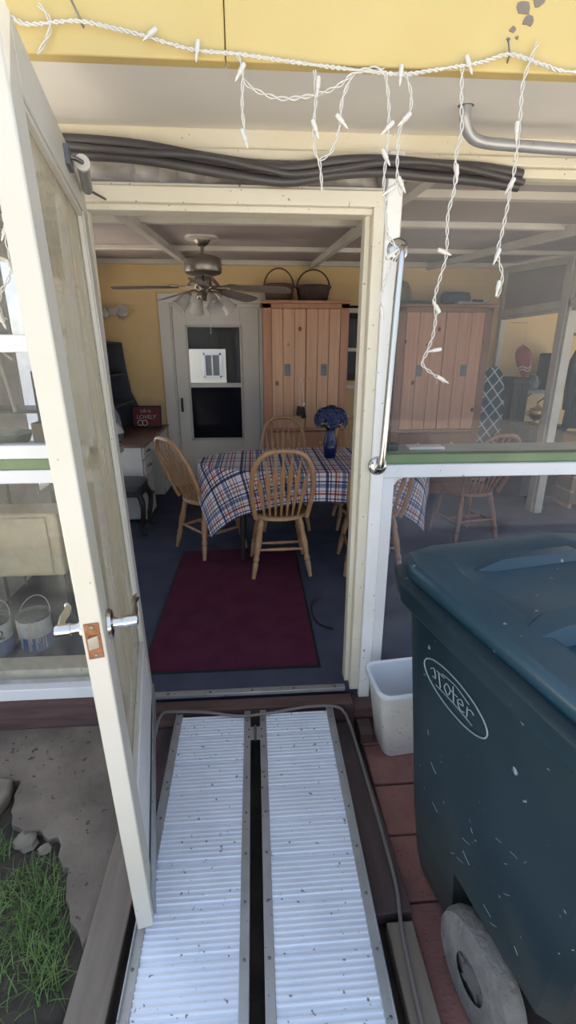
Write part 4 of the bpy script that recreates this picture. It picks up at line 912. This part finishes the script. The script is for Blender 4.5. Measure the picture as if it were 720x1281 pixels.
q = MB().b(dw_-.02, dw_, dl-.338, dl-.042, .02, .72).build('cupboard_door', M['desk'], dk, bevel=.004); kb(dw_, dl-.30, .5, q)
hu = E('desk_hutch', (-1.645, 4.72, .751)); tag(hu, 'dark tapering shelf unit standing on the white desk against the end wall', 'shelf unit')
sd_ = [(0, 0), (.36, 0), (.36, .10), (.34, .22), (.27, .38), (.255, .50), (.24, .62), (.22, .90), (0, .90)]
Mz = Matrix(((1,0,0,0),(0,0,1,0),(0,1,0,0),(0,0,0,1)))
for y in (0, .83): MB().prism(sd_, y, y+.02, Mz).build('side_panel', M['slate'], hu, bevel=.002)
MB().b(0, .015, .02, .83, 0, .90).build('back_panel', M['darkwood'], hu)
for z, d in ((.28, .30), (.57, .235), (.885, .22)): MB().b(.015, d, .02, .83, z, z+.018).build('shelf', M['slate'], hu, bevel=.002)
o = MB().box((0, 0, 0), (.19, .15, .17)).build('grey_box', M['slate'], bevel=.006); o.location = (-1.50, 4.81, 1.654+.086); tag(o, 'grey box stacked on top of the dark shelf unit', 'box')
o = MB().box((0, 0, 0), (.11, .05, .17)).build('speaker_box', M['iron'], bevel=.01); o.location = (-1.47, 4.85, .751+.588+.088); o.rotation_euler = (0, 0, .2); tag(o, 'small grey speaker on the upper shelf of the dark unit', 'speaker')
o = MB().box((0, 0, 0), (.14, .30, .25)).build('maroon_binder', M['signred'], bevel=.006); o.location = (-1.52, 4.95, .751+.298+.126); tag(o, 'dark maroon binder in the middle shelf of the dark unit', 'binder')
o = MB().ball((0, 0, .03), .03).build('white_trinket', M['offwhite']); o.location = (-1.40, 4.78, .751+.299); tag(o, 'tiny white trinket on the middle shelf of the dark unit', 'trinket')
pl_ = E('small_potted_plant', (-1.47, 4.80, 1.825)); tag(pl_, 'small trailing plant in a pinkish pot, topmost on the dark shelf unit', 'plant')
MB().lathe([(0, 0), (.035, 0), (.045, .07), (.04, .07), (0, .06)], seg=16).build('pot', M['orange'], pl_)
lf = MB(); rg = random.Random(4)
for _ in range(26):
    a = rg.uniform(0, 6.28); r_ = rg.uniform(.03, .10); d = Vector((cos(a), sin(a), 0)); n_ = Vector((-d.y, d.x, 0))*.014; z = rg.uniform(.07, .15)
    lf.bm.faces.new([lf.bm.verts.new(q) for q in (Vector((0,0,.06)), d*r_*.6+n_+Vector((0,0,z)), d*r_+Vector((0,0,z-.04)), d*r_*.6-n_+Vector((0,0,z)))])
lf.build('foliage', M['leaf'], pl_, smooth=False)
fl = E('twin_floodlight', (-1.50, 5.60, 1.95)); tag(fl, 'white twin-head floodlight fixed high on the yellow wall', 'light')
MB().box((0, .055, .02), (.10, .06, .09)).build('back_box', M['offwhite'], fl, bevel=.01)
for s in (-1, 1):
    hd_ = MB().lathe([(.03, -.05), (.05, -.04), (.062, .04), (.066, .06), (.058, .062), (.05, .045), (0, .04)], (s*.10, 0, 0), 20, Matrix.Rotation(R(62), 3, 'X') @ Matrix.Rotation(R(s*22), 3, 'Y')).build('lamp_head', M['offwhite'], fl)
    MB().tube([(s*.03, .05, .02), (s*.09, .03, .01)], .012, 8).build('arm', M['offwhite'], fl)
    MB().lathe([(.052, .050), (.03, .055), (0, .057)], (s*.10, 0, 0), 20, Matrix.Rotation(R(62), 3, 'X') @ Matrix.Rotation(R(s*22), 3, 'Y')).build('lens', M['frost'], hd_)
sg = E('red_wall_sign', (-1.20, 5.42, .752)); sg.rotation_euler = (R(-8), 0, R(-3)); tag(sg, 'red framed sign with pale lettering standing on the desk end by the back door', 'sign')
MB().b(-.155, .155, -.008, .008, 0, .235).build('board', M['signred'], sg)
fr = MB()
for q in ((-.16, .16, 0, .016), (-.16, .16, .222, .238), (-.16, -.144, 0, .238), (.144, .16, 0, .238)): fr.b(q[0], q[1], -.015, .01, q[2], q[3])
fr.build('frame', M['darkwood'], sg, bevel=.002)
def text(s, size, loc, parent, m, name='lettering'):
    cu = bpy.data.curves.new(name, 'FONT'); cu.body = s; cu.size = size; cu.align_x = 'CENTER'; cu.extrude = .001
    o = bpy.data.objects.new(name, cu); COL.objects.link(o)
    dg = bpy.context.evaluated_depsgraph_get(); me_ = bpy.data.meshes.new_from_object(o.evaluated_get(dg)); bpy.data.objects.remove(o)
    me_.materials.append(m); o2 = bpy.data.objects.new(name, me_); COL.objects.link(o2); o2.parent = parent
    o2.location = loc; o2.rotation_euler = (R(90), 0, 0); return o2
text('Life is', .05, (-.01, -.010, .165), sg, M['offwhite']); text('LOVELY', .062, (-.005, -.010, .095), sg, M['offwhite'])
or_ = MB()
for x in (-.075, -.025): or_.tube([(x+.028*cos(k*pi/8), -.011, .05+.03*sin(k*pi/8)) for k in range(17)], .006, 6)
or_.build('ornament', M['offwhite'], sg)
lm = E('desk_lamp', (-1.30, 4.50, .751)); tag(lm, 'small table lamp with pale cone shade at the near end of the white desk', 'lamp')
MB().lathe([(0, 0), (.05, 0), (.05, .012), (.012, .02), (.010, .10), (0, .10)], seg=16).build('base', M['steel'], lm)
MB().lathe([(.085, .09), (.045, .17), (.042, .17), (.082, .09)], seg=20).build('lamp_shade', M['offwhite'], lm)
# upholstered stool with curved dark legs
so_ = E('upholstered_stool', (-1.16, 4.15, 0)); tag(so_, 'grey-seated dark stool with curved legs in front of the white desk', 'stool')
MB().loft([rrect(.16, .15, .04, .40), rrect(.17, .16, .05, .42), rrect(.17, .16, .05, .455), rrect(.14, .13, .05, .478)]).build('cushion', M['slate'], so_)
MB().b(-.165, .165, -.155, .155, .355, .40).build('seat_rail', M['darkwood'], so_, bevel=.006)
for sx in (-1, 1):
    for sy in (-1, 1):
        MB().tube(smooth_pts([(sx*.14, sy*.13, .38), (sx*.172, sy*.16, .30), (sx*.165, sy*.155, .18), (sx*.145, sy*.135, .08), (sx*.155, sy*.145, .03), (sx*.175, sy*.165, .012)], 5), [.026]*6+[.022]*8+[.016]*12, 10).build('leg', M['darkwood'], so_)
# ---------------------------------------------------------------- ceiling fan
FX, FY = -.36, 3.97; FZ = CZ(FY)
fn = E('ceiling_fan', (FX, FY, FZ)); tag(fn, 'five-blade nickel ceiling fan with four tulip lamps hanging from the sloping ceiling', 'ceiling fan')
MB().lathe([(.12, .0), (.125, -.006), (.12, -.018), (.085, -.024), (0, -.024)], seg=32).build('ceiling_rose', M['offwhite'], fn)
MB().lathe([(.062, -.02), (.06, -.03), (.045, -.05), (.022, -.066), (0, -.066)], seg=24).build('canopy', M['nickel'], fn)
MB().tube([(0, 0, -.06), (0, 0, -.135)], .013, 12).build('downrod', M['nickel'], fn)
MB().lathe([(.03, -.115), (.05, -.125), (.10, -.132), (.132, -.145), (.138, -.155), (.138, -.235), (.130, -.246), (.10, -.255), (.06, -.262), (.06, -.275), (0, -.275)], seg=36).build('motor_housing', M['nickel'], fn)
for k in range(5):
    a = R(-16+72*k); Mr = Matrix.Rotation(a, 4, 'Z')
    bl = MB()
    outl = [(.20, -.045), (.26, -.056), (.45, -.066), (.60, -.069), (.65, -.060), (.672, -.03), (.672, .03), (.65, .060), (.60, .069), (.45, .066), (.26, .056), (.20, .045)]
    bl.prism(outl, -.003, .003, Matrix.Translation((0, 0, -.335)) @ Mr @ Matrix.Rotation(R(3.5), 4, 'Y') @ Matrix.Rotation(R(-13), 4, 'X'))
    bo = bl.build('blade', M['blade'], fn, bevel=.001)
    MB().prism([(.08, -.018), (.13, -.012), (.18, -.02), (.215, -.04), (.26, -.03), (.275, 0), (.26, .03), (.215, .04), (.18, .02), (.13, .012), (.08, .018)], -.009, -.004, Matrix.Translation((0, 0, -.332)) @ Mr @ Matrix.Rotation(R(-13), 4, 'X')).tube([Mr @ Vector((.05, 0, -.262)), Mr @ Vector((.12, 0, -.335))], .012, 8).build('blade_bracket', M['nickel'], bo)
MB().lathe([(.05, -.27), (.06, -.29), (.055, -.33), (.035, -.345), (.03, -.36), (.045, -.375), (.048, -.40), (.03, -.425), (.012, -.435), (0, -.435)], seg=24).build('light_hub', M['nickel'], fn)
for k in range(4):
    a = R(25+90*k); d = Vector((cos(a), sin(a), 0)); Mx = d.lerp(Vector((0, 0, -1)), .52).normalized()
    arm = MB().tube(smooth_pts([d*.03+Vector((0, 0, -.385)), d*.075+Vector((0, 0, -.365)), d*.115+Vector((0, 0, -.375)), d*.125+Vector((0, 0, -.395))], 5), .008, 8)
    ao = arm.build('lamp_arm', M['nickel'], fn)
    Q = Mx.to_track_quat('Z', 'Y').to_matrix(); c0 = d*.115+Vector((0, 0, -.385))
    MB().lathe([(0, -.005), (.018, -.004), (.021, .015), (.021, .03), (0, .03)], c0, 14, Q).build('lamp_socket', M['nickel'], ao)
    MB().lathe([(.022, .022), (.030, .035), (.040, .06), (.045, .09), (.050, .12), (.064, .145), (.061, .146), (.047, .12), (.041, .09), (.036, .06), (.026, .036), (.020, .024)], c0, 24, Q).build('glass_shade', M['frost'], ao)
    MB().ball(c0+Mx*.075, .026, 12, 8).build('bulb', M['offwhite'], ao)
ck = MB().tube([(.035, -.03, -.40), (.037, -.032, -.66)], .0015, 5).build('pull_chain', M['chrome'], fn)
MB().ball((.037, -.032, -.665), .006, 8, 6).build('chain_knob', M['chrome'], ck)
# ---------------------------------------------------------------- things on and behind the green sill
o = MB().lathe([(.026, 0), (.042, 0), (.043, .004), (.043, .022), (.040, .026), (.026, .026), (.026, 0)], seg=28).build('tape_roll', M['black']); o.location = (.585, 2.02, 1.146); tag(o, 'black roll of tape lying on the sill beside the door post', 'tape roll')
pq = MB().box((0, 0, 0), (.16, .07, .012)).build('white_booklet', M['offwhite'], bevel=.002); pq.location = (.75, 2.03, 1.152); tag(pq, 'thin white booklet lying on the sill near the tape roll', 'booklet')
# ironing board stood on end
ib = E('ironing_board', (2.685, 5.33, 0), R(-6)); tag(ib, 'folded ironing board on end with navy cover and white lattice pattern', 'ironing board')
out_ = [(-.15, .12), (.15, .12), (.16, .2), (.16, .95), (.14, 1.15), (.09, 1.33), (.03, 1.40), (-.03, 1.40), (-.09, 1.33), (-.14, 1.15), (-.16, .95), (-.16, .2)]
Mb = Matrix(((1,0,0,0),(0,0,1,0),(0,1,0,0),(0,0,0,1)))
im = bpy.data.materials.new('lattice_cover'); im.use_nodes = True; t = im.node_tree; N = t.nodes; L = t.links; p = N['Principled BSDF']; p.inputs['Roughness'].default_value = .85
tc = N.new('ShaderNodeTexCoord'); sp_ = N.new('ShaderNodeSeparateXYZ'); L.new(tc.outputs['Object'], sp_.inputs[0])
def lat(sg_):
    a = N.new('ShaderNodeMath'); a.operation = 'MULTIPLY_ADD'; a.inputs[1].default_value = sg_*1.25; L.new(sp_.outputs[0], a.inputs[0]); L.new(sp_.outputs[2], a.inputs[2])
    b_ = N.new('ShaderNodeMath'); b_.operation = 'MULTIPLY'; b_.inputs[1].default_value = 6.0; L.new(a.outputs[0], b_.inputs[0])
    c_ = N.new('ShaderNodeMath'); c_.operation = 'FRACT'; L.new(b_.outputs[0], c_.inputs[0])
    d_ = N.new('ShaderNodeMath'); d_.operation = 'LESS_THAN'; d_.inputs[1].default_value = .14; L.new(c_.outputs[0], d_.inputs[0]); return d_.outputs[0]
mxx = N.new('ShaderNodeMath'); mxx.operation = 'MAXIMUM'; L.new(lat(1), mxx.inputs[0]); L.new(lat(-1), mxx.inputs[1])
mc = N.new('ShaderNodeMix'); mc.data_type = 'RGBA'; L.new(mxx.outputs[0], mc.inputs[0]); mc.inputs[6].default_value = (.035, .065, .11, 1); mc.inputs[7].default_value = (.50, .54, .58, 1); L.new(mc.outputs[2], p.inputs['Base Color'])
MB().prism(out_, -.012, .022, Mb).build('padded_board', im, ib, bevel=.01)
for x in (-.10, .10): MB().tube([(x, .035, .0), (x, .04, .6), (x*.7, .035, 1.15)], .011, 8).build('leg', M['chrome'], ib)
# beyond the partition: dark cabinet, satchel, shelf, urn, speaker, jacket
o = E('dark_cabinet', (2.99, 5.30, 0)); tag(o, 'dark brown cabinet against the yellow wall beyond the partition post', 'cabinet')
MB().b(-.10, .10, -.02, .36, 0, 1.28).build('body', M['darkwood'], o, bevel=.006)
for x in (-.048, .048): q = MB().b(x-.045, x+.045, -.038, -.021, .06, 1.22).build('door', M['darkwood'], o, bevel=.004); MB().ball((x*.3, -.045, .7), .012, 8, 6).build('knob', M['brass'], q)
bg_ = E('hanging_bag', (2.955, 5.20, 1.455)); tag(bg_, 'faded red teardrop-shaped bag with pale stripes hanging against the yellow wall', 'bag')
rings = []
for t_, r_ in ((0, .01), (.06, .045), (.15, .075), (.3, .09), (.5, .088), (.7, .07), (.85, .045), (1, .015)):
    rings.append([(r_*cos(2*pi*k/20)-.02+.07*(t_-.5), r_*.45*sin(2*pi*k/20), .17-.34*t_) for k in range(20)])
MB().loft(rings).build('pouch', M['redcloth'], bg_)
for z_, x_ in ((-.06, .013), (-.09, .02)): MB().tube([(x_-.02+(.078-.05*abs(z_)*2)*cos(k*pi/12), -(.078-.05*abs(z_)*2)*.47*sin(k*pi/12), z_+.01*sin(k)) for k in range(13)], .006, 6).build('stripe', M['offwhite'], bg_)
MB().tube([(-.055, 0, .17), (-.03, 0, .24), (.02, .1, .40), (.02, .46, .42)], .004, 6).build('cord', M['offwhite'], bg_)
sh = E('wall_shelf', (3.30, 5.50, 1.12)); tag(sh, 'grey wall shelf beside the red bag on the yellow wall', 'shelf')
MB().b(-.14, .22, -.1, .185, -.02, .02).build('shelf_board', M['iron'], sh, bevel=.004)
for x in (-.08, .16): MB().tube([(x, .18, -.16), (x, .17, -.15), (x, -.06, -.025)], .009, 8).build('bracket', M['steel'], sh)
o = MB().lathe([(0, 0), (.07, 0), (.09, .05), (.07, .13), (.05, .16), (0, .17)], seg=18).build('grey_jar', M['tin']); o.location = (3.25, 5.50, 1.141); tag(o, 'grey rounded jar standing on the wall shelf', 'jar')
o = MB().b(-.10, .10, -.12, .12, 0, .40).build('tall_speaker', M['blackcloth'], bevel=.015); o.location = (3.45, 5.50, 1.141); tag(o, 'dark upright box at the far end of the wall shelf', 'box')
bn = E('low_chest', (3.05, 5.02, 0)); tag(bn, 'dark low chest under the brass urn beyond the partition', 'chest')
MB().b(-.12, .30, -.15, .22, .02, .77).build('body', M['slate'], bn, bevel=.008); MB().b(-.13, .31, -.16, .23, .77, .80).build('lid', M['darkwood'], bn, bevel=.006)
ur = E('brass_urn', (3.06, 5.0, .801)); tag(ur, 'shiny brass urn with handles standing on the dark chest', 'urn')
MB().lathe([(0, 0), (.06, 0), (.065, .01), (.03, .025), (.025, .045), (.06, .07), (.08, .11), (.085, .145), (.075, .165), (.08, .172), (.04, .185), (.018, .20), (.02, .21), (0, .22)], seg=24).build('urn_body', M['brass'], ur)
for s in (-1, 1): MB().tube([(s*.075, 0, .155), (s*.115, 0, .15), (s*.118, 0, .115), (s*.078, 0, .09)], .007, 8).build('handle', M['brass'], ur)
jk = E('black_jacket', (3.36, 4.66, 1.62)); tag(jk, 'black jacket hanging beyond the partition post', 'jacket')
rings = []
for z_, hx, hy in ((.02, .06, .04), (-.02, .15, .07), (-.10, .19, .10), (-.35, .19, .11), (-.6, .20, .12), (-.80, .21, .12)):
    rings.append([(hx*cos(2*pi*k/24)*(1+.05*sin(k*2.1)), hy*sin(2*pi*k/24)*(1+.12*sin(k*1.7)), z_) for k in range(24)])
MB().loft(rings).build('jacket_body', M['blackcloth'], jk)
for s in (-1, 1): MB().tube([(s*.15, 0, -.03), (s*.20, -.01, -.15), (s*.215, -.02, -.4), (s*.21, -.02, -.62)], [.05, .06, .055, .045], 12).build('sleeve', M['blackcloth'], jk)
MB().tube([(0, 0, .02), (0, 0, .08), (.02, 0, .11), (.045, 0, .09)], .004, 6).build('hanger_hook', M['steel'], jk)
rk = E('clothes_rack', (3.36, 4.66, 0)); tag(rk, 'thin metal clothes rack holding the black jacket', 'rack')
for x in (-.4, .4): MB().tube([(x, 0, 0), (x, 0, 1.715)], .012, 8).build('post', M['steel'], rk)
MB().tube([(-.4, 0, 1.715), (.4, 0, 1.715)], .012, 8).build('rail', M['steel'], rk)
for x in (-.4, .4): MB().b(x-.02, x+.02, -.2, .2, 0, .025).build('foot', M['steel'], rk, bevel=.004)
o = E('pine_crate', (3.45, 4.60, 0)); tag(o, 'pale wooden slatted crate under the hem of the black jacket', 'crate')
for z_ in (.05, .20, .35, .50, .65): MB().b(-.22, .22, -.14, .14, z_, z_+.12).build('slat', M['cardboard'] if z_ < .6 else M['pine'], o, bevel=.004)
for x in (-.19, .19): MB().b(x-.02, x+.02, -.13, .13, 0.0, .76).build('upright', M['pine'], o, bevel=.003)
# ---------------------------------------------------------------- behind the windows beside the open door
cbx = E('cream_cabinet', (-1.37, 2.62, 0)); tag(cbx, 'cream metal cabinet raised on dark legs behind the low window', 'cabinet')
MB().b(-.27, .29, -.14, .06, .36, .73).build('body', M['creamtin'], cbx, bevel=.012)
MB().b(-.25, .235, -.155, -.141, .38, .71).build('door', M['creamtin'], cbx, bevel=.006)
for x in (-.24, .26):
    for y in (-.11, .03): MB().b(x-.015, x+.015, y-.015, y+.015, 0, .36).build('leg', M['steel'], cbx)
lg = MB().b(-1.64, -.63, 1.99, 2.10, .0, .10).build('trim_20', M['cream'], bevel=.004); st(lg)
def paint_can(x, y, lab, drips, seed):
    p_ = E('paint_can', (x, y, .001)); tag(p_, lab, 'paint can', 'paint cans behind the low window')
    MB().lathe([(0, 0), (.082, 0), (.083, .004), (.082, .006), (.082, .185), (.085, .188), (.085, .194), (.078, .194), (.075, .180), (0, .178)], seg=36).build('can_body', M['paintblue'], p_)
    MB().lathe([(.0835, .085), (.0838, .088), (.0838, .178), (.0835, .180)], seg=36).build('label_band', M['paintwhite'], p_)
    MB().lathe([(.086, .186), (.087, .190), (.087, .198), (.080, .198), (.074, .186), (0, .184)], seg=36).build('lid_rim', M['tin'], p_)
    bz = [(.087*cos(a), .087*sin(a)*.35+.05*sin(a), .165+.10*sin(a)) for a in [pi*k/20 for k in range(21)]]
    MB().tube(bz, .0025, 6).build('wire_handle', M['offwhite'], p_)
    rg = random.Random(seed)
    if drips:
        d_ = MB()
        for k in range(22):
            a = rg.uniform(-2.7, -.4); z0 = rg.uniform(.14, .19); z1 = rg.uniform(.01, .12)
            d_.tube([(.0845*cos(a), .0845*sin(a), z0), (.085*cos(a+.01), .085*sin(a+.01), (z0+z1)/2), (.0845*cos(a), .0845*sin(a), z1)], [.004, .003, .0035], 6)
        d_.build('paint_drip', M['offwhite'], p_)
    else:
        for k, a in enumerate((-1.15, -.75)):
            q = text('2', .075, (.0845*cos(a), .0845*sin(a), .10), p_, M['slate'], 'numeral'); q.rotation_euler = (R(90), 0, a+pi/2)
    return p_
paint_can(-1.235, 2.36, 'blue paint can covered in white drips behind the low window', True, 1)
paint_can(-1.43, 2.32, 'blue paint can with a clean white label band at the edge of the low window', False, 2)
is_ = MB().b(-1.64, -.63, 2.0, 2.30, 1.10, 1.13).build('trim_21', M['greywood_y'], bevel=.004); st(is_)
o = MB().lathe([(0, 0), (.05, 0), (.10, .05), (.115, .085), (.11, .086), (.09, .05), (0, .015)], seg=24).build('teal_bowl', M['teal']); o.location = (-1.10, 2.16, 1.131); tag(o, 'shallow teal bowl standing on the inner sill behind the door', 'bowl')
o = MB().box((0, 0, 0), (.16, .12, .13)).build('cardboard_box', M['cardboard'], bevel=.004); o.location = (-.88, 2.17, 1.197); tag(o, 'small cardboard box on the inner sill next to the teal bowl', 'box')
o = MB().ball((0, 0, .055), .055, 16, 10, (1.1, 1.1, 1)).build('clay_pot', M['orange']); o.location = (-1.30, 2.15, 1.131); tag(o, 'rounded orange clay pot on the inner sill', 'pot')
br = E('hanging_strip', (-1.03, 2.12, 1.56)); tag(br, 'white bent plastic strip hanging behind the upper window', 'strip')
MB().tube([(-.02, 0, .06), (-.02, 0, -.02), (.0, .005, -.15), (.012, 0, -.25)], .009, 8, flat=(1.6, .5)).build('strip', M['offwhite'], br)
MB().tube([(-.02, 0, .06), (-.02, .03, .0), (.03, .02, -.04)], .006, 8).build('hook', M['offwhite'], br)
bsk = E('wire_tray', (-1.42, 2.95, 1.0)); tag(bsk, 'grey metal tray rack standing behind the upper window', 'tray')
for z_ in (0, .22): MB().b(-.20, .20, -.13, .13, z_, z_+.02).build('tray', M['iron'], bsk, bevel=.004)
for x in (-.19, .19):
    for y in (-.12, .12): MB().tube([(x, y, -1.0), (x, y, .45)], .010, 8).build('post', M['iron'], bsk)
ck = MB().tube(smooth_pts([(.415, 2.75, .01), (.36, 2.72, .012), (.33, 2.60, .012), (.35, 2.45, .012), (.43, 2.38, .012)], 6), .006, 8).build('extension_lead', M['black']); tag(ck, 'black cord looping over the blue carpet by the doorway post', 'cord')
